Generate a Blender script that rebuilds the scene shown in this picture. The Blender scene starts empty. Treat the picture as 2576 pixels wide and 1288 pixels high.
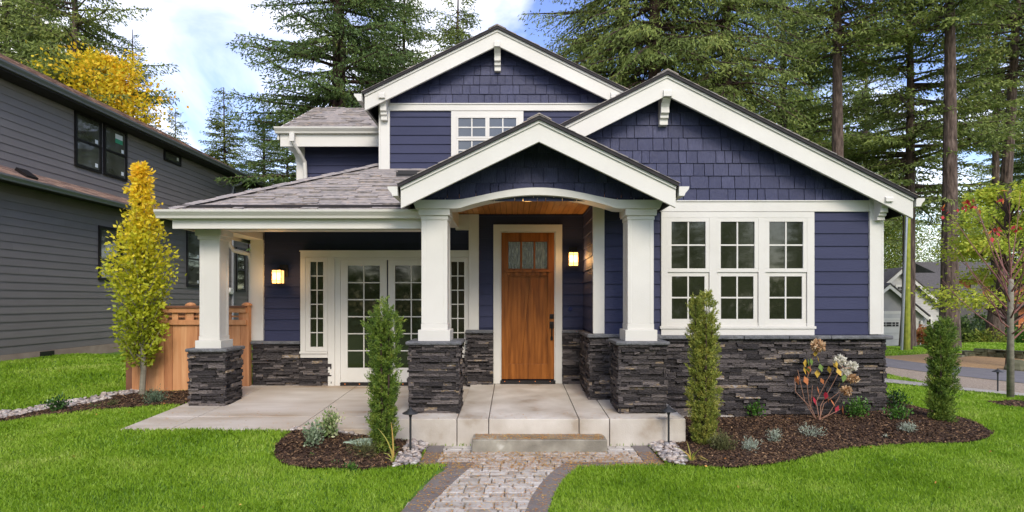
import bpy, math, random
import numpy as np
from mathutils import Vector, Matrix
from mathutils.geometry import delaunay_2d_cdt
R = math.radians
S = bpy.context.scene
COL = S.collection
random.seed(7); rng = np.random.default_rng(7)

# ------------------------------------------------------------ camera
cam = bpy.data.cameras.new('camera'); co = bpy.data.objects.new('camera', cam); COL.objects.link(co)
co.location = (0, 0, 1.82); co.rotation_euler = (R(90), 0, 0)
cam.sensor_width = 36; cam.lens = 20.963; cam.shift_y = 113/2576; cam.shift_x = -4/2576
cam.clip_end = 2000; cam.clip_start = 0.05
S.camera = co
# ------------------------------------------------------------ world
W = bpy.data.worlds.new('World'); S.world = W; W.use_nodes = True
nt = W.node_tree; nt.nodes.clear()
def N(nt, t, **k):
    n = nt.nodes.new(t)
    for a, b in k.items(): setattr(n, a, b)
    return n
SUN_EL, SUN_ROT = R(38), R(166)
out = N(nt, 'ShaderNodeOutputWorld'); bg = N(nt, 'ShaderNodeBackground'); bg.inputs[1].default_value = 0.15
sky = N(nt, 'ShaderNodeTexSky', sky_type='NISHITA', sun_disc=False, sun_elevation=SUN_EL, sun_rotation=SUN_ROT)
sky.air_density = 1.1; sky.dust_density = 0.6; sky.ozone_density = 1.6
tc = N(nt, 'ShaderNodeTexCoord'); mp = N(nt, 'ShaderNodeMapping'); mp.inputs['Scale'].default_value = (1.0, 1.0, 1.5)
mp.inputs['Location'].default_value = (0.50, 0.1, 0.20)
nz = N(nt, 'ShaderNodeTexNoise'); nz.inputs['Scale'].default_value = 1.9; nz.inputs['Detail'].default_value = 8
nz.inputs['Roughness'].default_value = 0.52; nz.inputs['Distortion'].default_value = 0.5
cr = N(nt, 'ShaderNodeValToRGB'); cr.color_ramp.elements[0].position = 0.455; cr.color_ramp.elements[1].position = 0.615
mx = N(nt, 'ShaderNodeMixRGB'); mx.inputs['Color2'].default_value = (8.0, 7.85, 7.6, 1)
L = nt.links.new
L(tc.outputs['Generated'], mp.inputs[0]); L(mp.outputs[0], nz.inputs['Vector']); L(nz.outputs['Fac'], cr.inputs[0])
L(cr.outputs[0], mx.inputs['Fac']); hs = N(nt, 'ShaderNodeHueSaturation'); hs.inputs['Saturation'].default_value = 1.15; hs.inputs['Hue'].default_value = 0.525; L(sky.outputs[0], hs.inputs['Color']); L(hs.outputs[0], mx.inputs['Color1']); L(mx.outputs[0], bg.inputs[0]); L(bg.outputs[0], out.inputs[0])
# ------------------------------------------------------------ sun
sl = bpy.data.lights.new('sun', 'SUN'); sl.energy = 1.55; sl.angle = R(24); sl.color = (1, .91, .78)
so = bpy.data.objects.new('sun', sl); COL.objects.link(so)
sd = Vector((math.sin(SUN_ROT)*math.cos(SUN_EL), math.cos(SUN_ROT)*math.cos(SUN_EL), math.sin(SUN_EL)))
so.rotation_euler = sd.to_track_quat('Z', 'Y').to_euler(); so.location = (0, -5, 20)
S.view_settings.view_transform = 'Standard'; S.view_settings.look = 'None'
S.view_settings.exposure = 0.93; S.view_settings.gamma = 1
try:
    S.cycles.max_bounces = 6; S.cycles.transparent_max_bounces = 6
    S.cycles.sample_clamp_indirect = 4
except Exception: pass

# ------------------------------------------------------------ materials
MATS = {}
def mat(name, stops, fac='noise', scale=5, detail=5, stretch=(1, 1, 1), rough=.65, bump=0, bscale=40, bstretch=None,
        spec=.4, trans=0, metal=0, emit=0, zgrad=None, mix=.55):
    m = bpy.data.materials.new(name); m.use_nodes = True; t = m.node_tree; t.nodes.clear()
    o = N(t, 'ShaderNodeOutputMaterial'); p = N(t, 'ShaderNodeBsdfPrincipled')
    p.inputs['Roughness'].default_value = rough; p.inputs['Metallic'].default_value = metal
    p.inputs['Specular IOR Level'].default_value = spec
    c = N(t, 'ShaderNodeTexCoord'); l = t.links.new
    if len(stops) == 1 and not isinstance(stops[0][0], (tuple, list)):
        colout = None; p.inputs['Base Color'].default_value = (*stops[0], 1)
        if emit:
            p.inputs['Emission Color'].default_value = (*stops[0], 1); p.inputs['Emission Strength'].default_value = emit
    else:
        if len(stops[0]) == 3 and not isinstance(stops[0][0], (tuple, list)):
            stops = [(i/(len(stops)-1), s) for i, s in enumerate(stops)]
        r = N(t, 'ShaderNodeValToRGB'); e = r.color_ramp.elements
        while len(e) < len(stops): e.new(.5)
        stops = [((s[0], s[1]) if not isinstance(s[0], (tuple, list)) else (s[1], s[0])) for s in stops]
        for el, (ps, cl) in zip(e, stops): el.position = ps; el.color = (*cl, 1)
        mpn = N(t, 'ShaderNodeMapping'); mpn.inputs['Scale'].default_value = stretch
        nn = N(t, 'ShaderNodeTexNoise'); nn.inputs['Scale'].default_value = scale; nn.inputs['Detail'].default_value = detail
        l(c.outputs['Object'], mpn.inputs[0]); l(mpn.outputs[0], nn.inputs['Vector'])
        mr = N(t, 'ShaderNodeMapRange'); mr.inputs[1].default_value = .3; mr.inputs[2].default_value = .7
        l(nn.outputs['Fac'], mr.inputs[0]); f = mr.outputs[0]
        if fac in ('island', 'both'):
            g = N(t, 'ShaderNodeNewGeometry')
            if fac == 'island': f = g.outputs['Random Per Island']
            else:
                a = N(t, 'ShaderNodeMix', data_type='FLOAT'); a.inputs[0].default_value = mix
                l(f, a.inputs[2]); l(g.outputs['Random Per Island'], a.inputs[3]); f = a.outputs[0]
        if zgrad:
            sp = N(t, 'ShaderNodeSeparateXYZ'); l(c.outputs['Object'], sp.inputs[0])
            zr = N(t, 'ShaderNodeMapRange'); zr.inputs[1].default_value = zgrad[0]; zr.inputs[2].default_value = zgrad[1]
            l(sp.outputs[2], zr.inputs[0]); a = N(t, 'ShaderNodeMix', data_type='FLOAT'); a.inputs[0].default_value = zgrad[2]
            l(f, a.inputs[2]); l(zr.outputs[0], a.inputs[3]); f = a.outputs[0]
        l(f, r.inputs[0]); l(r.outputs[0], p.inputs['Base Color']); colout = r.outputs[0]
    if bump:
        m2 = N(t, 'ShaderNodeMapping'); m2.inputs['Scale'].default_value = bstretch or stretch
        n2 = N(t, 'ShaderNodeTexNoise'); n2.inputs['Scale'].default_value = bscale; n2.inputs['Detail'].default_value = 5
        b = N(t, 'ShaderNodeBump'); b.inputs['Strength'].default_value = 1; b.inputs['Distance'].default_value = bump
        l(c.outputs['Object'], m2.inputs[0]); l(m2.outputs[0], n2.inputs['Vector']); l(n2.outputs['Fac'], b.inputs['Height'])
        l(b.outputs[0], p.inputs['Normal'])
    if trans:
        tr = N(t, 'ShaderNodeBsdfTranslucent'); ms = N(t, 'ShaderNodeMixShader'); ms.inputs[0].default_value = trans
        if colout: l(colout, tr.inputs[0])
        else: tr.inputs[0].default_value = (*stops[0], 1)
        l(p.outputs[0], ms.inputs[1]); l(tr.outputs[0], ms.inputs[2]); l(ms.outputs[0], o.inputs[0])
    else: l(p.outputs[0], o.inputs[0])
    MATS[name] = m
    return m
white = mat('white_paint', [(.57, .55, .50), (.63, .61, .56)], scale=1.5, rough=.5, bump=.0015, bscale=60, bstretch=(1, 1, 4))
blue = mat('blue_siding', [(.030, .034, .073), (.040, .044, .090)], fac='both', scale=2.5, rough=.6, spec=.2, bump=.003, bscale=14, bstretch=(1, 1, 12))
blue_shake = mat('blue_shake', [(.021, .024, .060), (.034, .038, .088), (.066, .071, .14)], fac='both', scale=18, stretch=(6, 6, .5), rough=.45, spec=.3, bump=.006, bscale=26, bstretch=(7, 7, .6), mix=.5)
char = mat('charcoal_siding', [(.185, .165, .154), (.215, .193, .181)], fac='both', scale=2, rough=.6, bump=.003, bscale=12, bstretch=(1, 1, 12))
black = mat('black_frame', [(.012, .010, .010)], rough=.4)
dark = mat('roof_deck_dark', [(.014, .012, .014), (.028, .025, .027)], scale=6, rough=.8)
shing = mat('asphalt_shingle', [(0, (.12, .11, .11)), (.3, (.22, .20, .19)), (.5, (.29, .26, .24)), (.75, (.37, .32, .285)), (1, (.46, .33, .24))], fac='both', scale=30, detail=7, stretch=(.35, 1, 1), rough=.9, bump=.004, bscale=220, mix=.22)
shing_br = mat('brown_shingle', [(0, (.12, .09, .085)), (.5, (.30, .19, .14)), (1, (.44, .28, .19))], fac='both', scale=50, rough=.9, bump=.004, bscale=200)
stone = mat('ledge_stone', [(0, (.019, .016, .017)), (.32, (.038, .032, .032)), (.60, (.066, .056, .054)), (.80, (.11, .093, .088)), (.915, (.17, .145, .135)), (.925, (.22, .16, .10)), (.95, (.36, .27, .17)), (.965, (.34, .31, .30))], fac='both', scale=14, detail=8, stretch=(1, 1, 3), rough=.7, bump=.035, bscale=24, bstretch=(1, 1, 3), mix=.90)
capm = mat('stone_cap', [(.085, .088, .095), (.15, .152, .16)], scale=8, rough=.7, bump=.03, bscale=18)
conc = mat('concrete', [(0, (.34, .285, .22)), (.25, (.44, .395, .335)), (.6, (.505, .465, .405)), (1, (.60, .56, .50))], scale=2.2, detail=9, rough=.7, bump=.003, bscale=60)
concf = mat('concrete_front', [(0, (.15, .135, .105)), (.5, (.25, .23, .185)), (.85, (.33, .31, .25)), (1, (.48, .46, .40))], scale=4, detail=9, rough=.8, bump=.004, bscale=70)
patio_m = mat('patio_concrete', [(0, (.32, .23, .15)), (.3, (.43, .37, .295)), (.7, (.52, .47, .405)), (1, (.61, .565, .50))], scale=1.3, detail=9, stretch=(.5, 1.6, 1), rough=.55, bump=.003, bscale=50)
paver = mat('paver_stone', [(0, (.20, .175, .15)), (.3, (.34, .31, .27)), (.7, (.46, .43, .39)), (1, (.52, .49, .45))], fac='both', scale=9, detail=8, rough=.8, bump=.008, bscale=30, mix=.5)
border_m = mat('paver_border', [(.125, .108, .10), (.195, .172, .16)], fac='both', scale=9, rough=.85, bump=.006, bscale=60)
doorw = mat('door_wood', [(0, (.12, .036, .006)), (.5, (.225, .073, .012)), (1, (.31, .108, .020))], scale=2.6, detail=6, stretch=(7, 7, .55), rough=.45, spec=.2, bump=.001, bscale=20)
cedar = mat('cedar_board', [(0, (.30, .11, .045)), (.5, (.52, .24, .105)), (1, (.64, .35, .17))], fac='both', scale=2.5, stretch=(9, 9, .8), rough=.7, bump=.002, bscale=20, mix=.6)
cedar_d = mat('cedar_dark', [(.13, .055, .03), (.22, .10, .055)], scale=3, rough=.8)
ceilw = mat('pine_ceiling', [(0, (.24, .09, .02)), (.5, (.42, .18, .045)), (1, (.52, .25, .07))], fac='both', scale=3, stretch=(8, .8, 8), rough=.4, mix=.5)
glass = mat('window_glass', [(.016, .019, .010), (.024, .027, .015)], scale=2.2, rough=.04, spec=.75)
glass_sky = mat('sky_reflection_glass', [(.03, .035, .035), (.07, .075, .07)], scale=2.2, rough=.04, spec=1)  # upper panes: paler base colour stands in for the sky's reflection
metalb = mat('bronze_metal', [(.018, .013, .011)], rough=.4, metal=.4)
lampglow = mat('lamp_glow', [(1, .54, .17)], emit=1.15, rough=.5)
bark = mat('bark', [(0, (.035, .024, .019)), (.5, (.085, .058, .046)), (1, (.15, .11, .09))], scale=3, stretch=(3.5, 3.5, .8), detail=9, rough=.95, bump=.05, bscale=5)
bark_d = mat('bark_dark', [(0, (.022, .014, .011)), (1, (.085, .05, .038))], scale=3, stretch=(3, 3, .8), detail=9, rough=.95, bump=.04, bscale=5)
bark_s = mat('smooth_bark', [(.16, .145, .11), (.27, .25, .19)], scale=6, stretch=(1, 1, 3), rough=.8)
bark_r = mat('red_twig', [(.16, .06, .05), (.26, .12, .10)], scale=6, rough=.7)
moss = mat('mossy_pole', [(.15, .18, .02), (.28, .30, .04)], scale=6, rough=.9)
fir = mat('fir_needles', [(0, (.026, .055, .018)), (.45, (.080, .135, .034)), (.8, (.15, .215, .05)), (1, (.22, .22, .05))], fac='both', scale=.9, detail=4, rough=.7, trans=.28, mix=.45)
fir_o = mat('fir_needles_olive', [(0, (.050, .080, .022)), (.45, (.15, .20, .045)), (.8, (.26, .31, .07)), (1, (.27, .24, .06))], fac='both', scale=.9, detail=4, rough=.7, trans=.28, mix=.45)
fir_b = mat('fir_needles_blue', [(0, (.018, .042, .022)), (.5, (.055, .095, .042)), (1, (.12, .17, .07))], fac='both', scale=.9, rough=.7, trans=.28, mix=.45)
lime = mat('lime_leaves', [(0, (.10, .17, .03)), (.5, (.22, .30, .05)), (1, (.42, .38, .07))], fac='both', scale=1, rough=.6, trans=.4)
acer = mat('maple_leaves', [(0, (.20, .30, .03)), (.55, (.42, .50, .05)), (.85, (.62, .60, .07)), (1, (.72, .58, .08))], fac='both', scale=1.2, rough=.6, trans=.42)
yellow = mat('yellow_leaves', [(0, (.42, .44, .03)), (.4, (.75, .60, .03)), (.8, (.88, .54, .03)), (1, (.82, .32, .03))], fac='both', scale=.8, rough=.6, trans=.4)
horn = mat('hornbeam_leaves', [(0, (.20, .28, .02)), (.36, (.42, .48, .03)), (.58, (.68, .62, .035)), (.78, (.90, .66, .04)), (1, (.95, .56, .03))], fac='both', scale=3, rough=.55, trans=.4, zgrad=(.5, 3.7, .65), mix=.7)
yew = mat('yew_needles', [(0, (.025, .065, .010)), (.4, (.10, .18, .022)), (.75, (.24, .32, .045)), (1, (.45, .44, .08))], fac='both', scale=7, rough=.6, trans=.22, mix=.5)
yew_y = mat('yew_needles_light', [(0, (.06, .10, .014)), (.45, (.22, .27, .04)), (1, (.55, .48, .10))], fac='both', scale=7, rough=.6, trans=.22, mix=.5)
burg = mat('burgundy_leaves', [(.06, .015, .02), (.16, .05, .06)], fac='both', rough=.6, trans=.3)
grass_m = mat('grass_blades', [(0, (.12, .24, .010)), (.35, (.22, .38, .018)), (.7, (.33, .50, .045)), (1, (.54, .62, .16))], fac='both', scale=1.1, detail=3, rough=.5, trans=.4, mix=.42)
soil = mat('lawn_soil', [(.06, .13, .010), (.10, .19, .02)], scale=4, rough=.95)
mulch_m = mat('mulch', [(0, (.018, .010, .007)), (.5, (.06, .032, .02)), (1, (.14, .08, .045))], scale=55, detail=6, rough=.95, bump=.02, bscale=45)
chip_m = mat('mulch_chips', [(0, (.016, .009, .006)), (.6, (.075, .040, .022)), (.9, (.17, .095, .045)), (1, (.33, .21, .11))], fac='island', rough=.9)
peb_m = mat('pebbles', [(0, (.13, .12, .12)), (.35, (.30, .26, .24)), (.6, (.42, .34, .28)), (.8, (.50, .46, .42)), (1, (.22, .21, .22))], fac='island', rough=.6)
needle_m = mat('fallen_needles', [(0, (.30, .12, .03)), (.6, (.52, .25, .06)), (1, (.62, .42, .10))], fac='island', rough=.8)
asph = mat('asphalt', [(.13, .125, .135), (.17, .16, .17)], scale=3, rough=.9, bump=.004, bscale=80)
grav = mat('gravel', [(0, (.17, .13, .10)), (.5, (.31, .25, .19)), (1, (.44, .36, .28))], scale=40, detail=6, rough=.95, bump=.02, bscale=40)
leafy = mat('leaf_litter_ground', [(0, (.19, .12, .065)), (.5, (.33, .20, .10)), (1, (.42, .28, .12))], scale=30, detail=6, rough=.95)
grey_s = mat('grey_siding', [(.44, .43, .41), (.52, .505, .485)], scale=2, rough=.7)
grey_d = mat('grey_board', [(.28, .27, .27), (.33, .32, .31)], scale=2, rough=.7)
groof = mat('grey_roof', [(.065, .06, .06), (.115, .105, .10)], scale=8, detail=7, rough=.95)
orangew = mat('orange_siding', [(.30, .075, .02), (.44, .14, .035)], scale=2, stretch=(1, 1, 8), rough=.6)
galv = mat('galvanised', [(.30, .32, .35)], rough=.4, metal=.6)
lampmetal = mat('lamp_metal', [(.035, .037, .04)], rough=.45, metal=.3)

# ------------------------------------------------------------ builders
WL = {}
def tag(o, label=None, cat=None, group=None, kind=None):
    if label: o['label'] = label
    if cat: o['category'] = cat
    if group: o['group'] = group
    if kind: o['kind'] = kind
    return o
def empty(name, loc, label, cat, group=None):
    o = bpy.data.objects.new(name, None); COL.objects.link(o); o.location = loc; WL[o.name] = Vector(loc)
    o.empty_display_size = .2
    return tag(o, label, cat, group)
def link(name, me, m, parent=None, smooth=False, bevel=0):
    o = bpy.data.objects.new(name, me); COL.objects.link(o)
    if m: me.materials.append(m)
    if parent is not None:
        o.parent = parent; o.location = -WL.get(parent.name, Vector((0, 0, 0)))
    WL[o.name] = Vector((0, 0, 0))
    if smooth: me.polygons.foreach_set('use_smooth', [True]*len(me.polygons))
    if bevel:
        b = o.modifiers.new('bevel', 'BEVEL'); b.width = bevel; b.segments = 2; b.limit_method = 'ANGLE'; b.angle_limit = R(40)
    return o
class MB:
    def __init__(s): s.v = []; s.f = []
    def add(s, vs, fs):
        n = len(s.v); s.v += [tuple(map(float, v)) for v in vs]; s.f += [tuple(n+i for i in f) for f in fs]; return s
    def box(s, x0, x1, y0, y1, z0, z1):
        return s.add([(x, y, z) for z in (z0, z1) for y in (y0, y1) for x in (x0, x1)],
                     [(0, 2, 3, 1), (4, 5, 7, 6), (0, 1, 5, 4), (2, 6, 7, 3), (0, 4, 6, 2), (1, 3, 7, 5)])
    def prism(s, poly, a, b, ax='y'):
        n = len(poly)
        f = {'y': lambda p, t: (p[0], t, p[1]), 'x': lambda p, t: (t, p[0], p[1]), 'z': lambda p, t: (p[0], p[1], t)}[ax]
        return s.add([f(p, a) for p in poly]+[f(p, b) for p in poly],
                     [tuple(range(n)), tuple(range(2*n-1, n-1, -1))]+[(i, i+n, (i+1) % n+n, (i+1) % n) for i in range(n)])
    def strip(s, top, bot, y0, y1):      # solid between two x-z curves
        n = len(top); vs = [(x, y, z) for y in (y0, y1) for (x, z) in top+bot]; fs = []
        for i in range(n-1):
            fs += [(i, i+1, n+i+1, n+i), (2*n+i, 3*n+i, 3*n+i+1, 2*n+i+1), (i, 2*n+i, 2*n+i+1, i+1), (n+i, n+i+1, 3*n+i+1, 3*n+i)]
        fs += [(0, n, 3*n, 2*n), (n-1, 3*n-1, 4*n-1, 2*n-1)]
        return s.add(vs, fs)
    def tube(s, pts, rad, n=8, cap=True):
        pts = [Vector(p) for p in pts]; rad = rad if isinstance(rad, (list, tuple)) else [rad]*len(pts); vs = []; fs = []
        for i, p in enumerate(pts):
            d = (pts[min(i+1, len(pts)-1)]-pts[max(i-1, 0)]).normalized()
            a = d.cross(Vector((0, 1, 0) if abs(d.y) < .9 else (1, 0, 0))).normalized(); b = d.cross(a)
            for k in range(n):
                t = 2*math.pi*k/n; vs.append(p+(a*math.cos(t)+b*math.sin(t))*rad[i])
        for i in range(len(pts)-1):
            for k in range(n): fs.append((i*n+k, i*n+(k+1) % n, (i+1)*n+(k+1) % n, (i+1)*n+k))
        if cap: fs += [tuple(range(n-1, -1, -1)), tuple((len(pts)-1)*n+k for k in range(n))]
        return s.add(vs, fs)
    def lathe(s, c, prof, n=20):
        vs = []; fs = []
        for r, z in prof:
            for k in range(n): t = 2*math.pi*k/n; vs.append((c[0]+r*math.cos(t), c[1]+r*math.sin(t), c[2]+z))
        for i in range(len(prof)-1):
            for k in range(n): fs.append((i*n+k, i*n+(k+1) % n, (i+1)*n+(k+1) % n, (i+1)*n+k))
        fs += [tuple(range(n-1, -1, -1)), tuple((len(prof)-1)*n+k for k in range(n))]
        return s.add(vs, fs)
    def build(s, name, m, parent=None, smooth=False, bevel=0, **k):
        me = bpy.data.meshes.new(name); me.from_pydata(s.v, [], s.f); me.update()
        o = link(name, me, m, parent, smooth, bevel); return tag(o, **k)
def cards(name, V, m, parent=None, **k):     # V: (n, c, 3) polygons of c corners
    V = np.asarray(V, dtype=np.float32); n, c, _ = V.shape
    me = bpy.data.meshes.new(name); me.vertices.add(n*c); me.vertices.foreach_set('co', V.ravel())
    me.loops.add(n*c); me.loops.foreach_set('vertex_index', np.arange(n*c, dtype=np.int32))
    me.polygons.add(n); me.polygons.foreach_set('loop_start', np.arange(0, n*c, c, dtype=np.int32))
    me.polygons.foreach_set('loop_total', np.full(n, c, dtype=np.int32)); me.update(calc_edges=True)
    return tag(link(name, me, m, parent), **k)
def clip(poly, conv):           # convex ccw clipper
    out = poly
    for i in range(len(conv)):
        a = conv[i]; b = conv[(i+1) % len(conv)]; inp = out; out = []
        if not inp: return []
        sd = [(b[0]-a[0])*(p[1]-a[1])-(b[1]-a[1])*(p[0]-a[0]) for p in inp]
        for j in range(len(inp)):
            p, q = inp[j], inp[(j+1) % len(inp)]; s0, s1 = sd[j], sd[(j+1) % len(inp)]
            if s0 >= 0: out.append(p)
            if (s0 >= 0) != (s1 >= 0):
                t = s0/(s0-s1); out.append((p[0]+(q[0]-p[0])*t, p[1]+(q[1]-p[1])*t))
    return out
def area(p): return sum(p[i][0]*p[(i+1) % len(p)][1]-p[(i+1) % len(p)][0]*p[i][1] for i in range(len(p)))/2
def clad(mb, conv, O, U, V, Nn, rows, widths, thick, tilt=0, gap=0, jit=0, v0=None, rowgap=0):
    """tiles of random width in courses, clipped to a convex polygon of the plane O + u U + v V"""
    O, U, V, Nn = map(Vector, (O, U, V, Nn))
    if area(conv) < 0: conv = conv[::-1]
    u0 = min(p[0] for p in conv); u1 = max(p[0] for p in conv); vv = min(p[1] for p in conv) if v0 is None else v0; ve = max(p[1] for p in conv)
    while vv < ve:
        h = rows() if callable(rows) else rows
        u = u0-random.random()*.3
        while u < u1:
            w = widths() if callable(widths) else widths
            q = clip([(u+gap, vv+rowgap), (u+w-gap, vv+rowgap), (u+w-gap, vv+h), (u+gap, vv+h)], conv); u += w
            if len(q) < 3 or abs(area(q)) < 2e-5: continue
            t = thick() if callable(thick) else thick; n = len(q)
            vs = [O+U*p[0]+V*p[1]+Nn*(t*(1-tilt*(p[1]-vv)/h)+(random.uniform(-jit, jit) if jit else 0)) for p in q]+[O+U*p[0]+V*p[1] for p in q]
            mb.add(vs, [tuple(range(n))]+[(i, i+n, (i+1) % n+n, (i+1) % n) for i in range(n)])
        vv += h
    return mb
X_, Y_, Z_ = (1, 0, 0), (0, 1, 0), (0, 0, 1)
def rect(x0, x1, z0, z1): return [(x0, z0), (x1, z0), (x1, z1), (x0, z1)]
def siding(mb, conv, y, ex, z0):        # lap siding facing -Y
    return clad(mb, conv, (0, y, 0), X_, Z_, (0, -1, 0), ex, lambda: random.uniform(2.6, 3.8), .02, tilt=.85, v0=z0, gap=.0006)
def siding_x(mb, conv, x, ex, z0, sgn):  # facing +-X ; polygon in (y,z)
    return clad(mb, conv, (x, 0, 0), Y_, Z_, (sgn, 0, 0), ex, lambda: random.uniform(2.6, 3.8), .02, tilt=.85, v0=z0, gap=.0006)
def shakes(mb, conv, y, ex, z0):
    return clad(mb, conv, (0, y, 0), X_, Z_, (0, -1, 0), ex, lambda: random.choice([.11, .13, .16, .19, .22, .27]), lambda: random.uniform(.017, .026), tilt=.7, v0=z0, gap=.0045)
def ledge(mb, conv, O, U, Nn, tmax=.062):
    return clad(mb, conv, O, U, Z_, Nn, lambda: random.choice([.022, .027, .032, .038, .05]), lambda: random.choice([.07, .12, .17, .22, .3, .4]),
                lambda: random.uniform(.006, tmax), gap=.0015, jit=.005, rowgap=.0015)
def at(px, py, Y): return Vector(((px-1292)/1500*Y, Y, 1.82-(py-757)/1500*Y))

# ------------------------------------------------------------ terrain
CP = [(-1.2, 3, .02), (.3, 3, .0), (1.2, 3, .02), (-1.2, 5, .02), (0, 5, .0), (1, 5, .02), (-1.2, 6.3, .02), (.3, 6.6, .0), (1.6, 6.6, .02), (-.9, 7.3, .0), (1.6, 7.3, .0),
      (-2.6, 4.8, .07), (-4.8, 4.8, .12), (-7, 5, .2), (-4.7, 7.08, .275), (-3.8, 7.02, .272), (-3, 7.0, .265), (-2.3, 7.0, .25), (-1.85, 7.05, .2), (-1.45, 7.1, .05), (-1.3, 6.6, .03), (-2.2, 6.2, .12),
      (-3.2, 6.1, .16), (-4.5, 6.2, .2), (-6, 6.8, .2), (-7.3, 8.4, .13), (-6.6, 9.2, .22), (-6.2, 9.7, .3), (-5.6, 8.6, .27), (-5, 8.5, .3), (-5, 9.6, .33), (-4.8, 8, .3), (-9, 9, .32), (-11, 9, .46), (-11, 13, .5), (-11, 20, .55), (-8, 12, .42),
      (-7, 14, .45), (-6, 20, .5), (-11, 5, .4), (-14, 40, .5), (2.1, 7.3, .02), (2.6, 7.6, .06), (2.6, 8.6, .12), (4, 8.6, .14), (5.4, 8.6, .2), (5.6, 9.6, .2), (4, 7.2, .06), (3, 6.2, .03), (3, 5, .03), (5, 5, .05), (5.5, 6.6, .06), (6.6, 7.6, .1),
      (8, 7, .08), (7, 9.5, .12), (9, 11, .02), (7, 13, .0), (10, 15, .0), (9, 19, .0), (14, 19, .0), (14, 13, 0), (20, 18, 0), (12, 24, .02), (20, 24, .02), (28, 24, .02), (16, 28, -.35), (26, 28, -.35), (20, 36, -1.1), (30, 36, -1.1), (26, 45, -1.75), (38, 45, -1.7),
      (30, 60, -2), (60, 60, -2), (0, 30, .2), (0, 60, .2), (-30, 20, .5), (-40, 60, .3), (0, 100, 0), (60, 100, -2), (-60, 100, 0), (50, 20, 0), (0, -5, 0), (-10, -5, .3), (10, -5, 0), (20, 5, 0)]
CP = np.array(CP, float)
def hgt(x, y):
    x = np.atleast_1d(np.asarray(x, float)); y = np.atleast_1d(np.asarray(y, float)); out = np.empty(x.shape)
    for i in range(0, x.size, 20000):
        a = x.flat[i:i+20000, None] if False else x.ravel()[i:i+20000][:, None]; b = y.ravel()[i:i+20000][:, None]
        w = 1/(((a-CP[:, 0])**2+(b-CP[:, 1])**2)+.02)**1.75
        out.ravel()[i:i+20000] = (w*CP[:, 2]).sum(1)/w.sum(1)
    return out
def h1(x, y): return float(hgt([x], [y])[0])
def gp(px, py):                       # where the view ray meets the terrain
    Y = np.linspace(3, 60, 1500); X = (px-1292)/1500*Y; z = 1.82-(py-757)/1500*Y
    d = z-hgt(X, Y); i = int(np.argmax(d < 0)); 
    if d[i] >= 0: i = len(Y)-1
    t = d[i-1]/(d[i-1]-d[i]) if i > 0 else 0
    y = Y[i-1]+t*(Y[i]-Y[i-1]); return ((px-1292)/1500*y, y)
def gz(px, py): x, y = gp(px, py); return Vector((x, y, h1(x, y)))
def inpoly(x, y, poly):
    r = np.zeros(x.shape, bool); n = len(poly)
    for i in range(n):
        x0, y0 = poly[i]; x1, y1 = poly[(i+1) % n]
        if y0 == y1: continue
        c = ((y0 > y) != (y1 > y)) & (x < (x1-x0)*(y-y0)/(y1-y0)+x0); r ^= c
    return r
def smooth_poly(p, k=2):
    for _ in range(k):
        q = []
        for i in range(len(p)):
            a, b = p[i], p[(i+1) % len(p)]; q += [(.75*a[0]+.25*b[0], .75*a[1]+.25*b[1]), (.25*a[0]+.75*b[0], .25*a[1]+.75*b[1])]
        p = q
    return p
def sheet(name, poly, sp, dz, m, kind='structure', bumpy=0, **k):
    xs = [p[0] for p in poly]; ys = [p[1] for p in poly]
    gx, gy = np.meshgrid(np.arange(min(xs), max(xs), sp), np.arange(min(ys), max(ys), sp)); gx = gx.ravel()+rng.uniform(-.2, .2, gx.size)*sp; gy = gy.ravel()+rng.uniform(-.2, .2, gy.size)*sp
    ok = inpoly(gx, gy, poly); pts = [Vector(p) for p in poly]+[Vector((a, b)) for a, b in zip(gx[ok], gy[ok])]
    n = len(poly); v, e, f, *_ = delaunay_2d_cdt(pts, [(i, (i+1) % n) for i in range(n)], [], 1, 1e-5)
    x = np.array([p.x for p in v]); y = np.array([p.y for p in v]); z = hgt(x, y)+dz+rng.uniform(0, 1, x.size)*bumpy
    me = bpy.data.meshes.new(name); me.from_pydata(list(zip(x, y, z)), [], [tuple(q) for q in f]); me.update()
    return tag(link(name, me, m, smooth=True), kind=kind, **k)

# outlines on the ground (world metres)
walk_l = [(-.9, 2.5), (-.86, 4), (-.76, 5.14), (-.67, 5.74), (-.60, 5.94), (-.507, 6.36), (-.43, 6.67)]
walk_r = [(-.02, 2.5), (.0, 4), (.094, 5.14), (.159, 5.5), (.21, 5.74), (.316, 6.07), (.44, 6.42), (.57, 6.68)]
bor_l = [(-1.11, 2.5), (-1.07, 4), (-.968, 5.14), (-.90, 5.67), (-.811, 6.23), (-.70, 6.5)]
bor_r = [(.19, 2.5), (.21, 4), (.298, 5.14), (.36, 5.47), (.427, 5.735), (.517, 6.07), (.703, 6.49)]
walk_poly = bor_l+[(-1.06, 6.5), (-1.06, 7.46), (1.68, 7.46), (1.68, 6.5)]+bor_r[::-1]
bed_l = smooth_poly([gp(*p) for p in [(751, 1081), (712, 1107), (688, 1132), (693, 1158), (723, 1177), (786, 1187), (891, 1187), (960, 1180), (1030, 1172), (1060, 1150)]]+[(-1.1, 7.44), (-1.55, 7.44), (-1.6, 7.12), (-2.2, 7.1)], 1)
peb_l = [gp(*p) for p in [(990, 1179), (1020, 1174), (1052, 1171)]]+[(-1.07, 6.85), (-1.07, 7.4)]+[gp(*p) for p in [(1050, 1113), (1030, 1118), (1014, 1135), (998, 1158)]]
peb_b = [gp(*p) for p in [(749, 1083), (790, 1090), (850, 1093), (930, 1100), (960, 1100)]]+[(-1.6, 7.09), (-2.3, 7.09), (-2.7, 7.09)]
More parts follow.
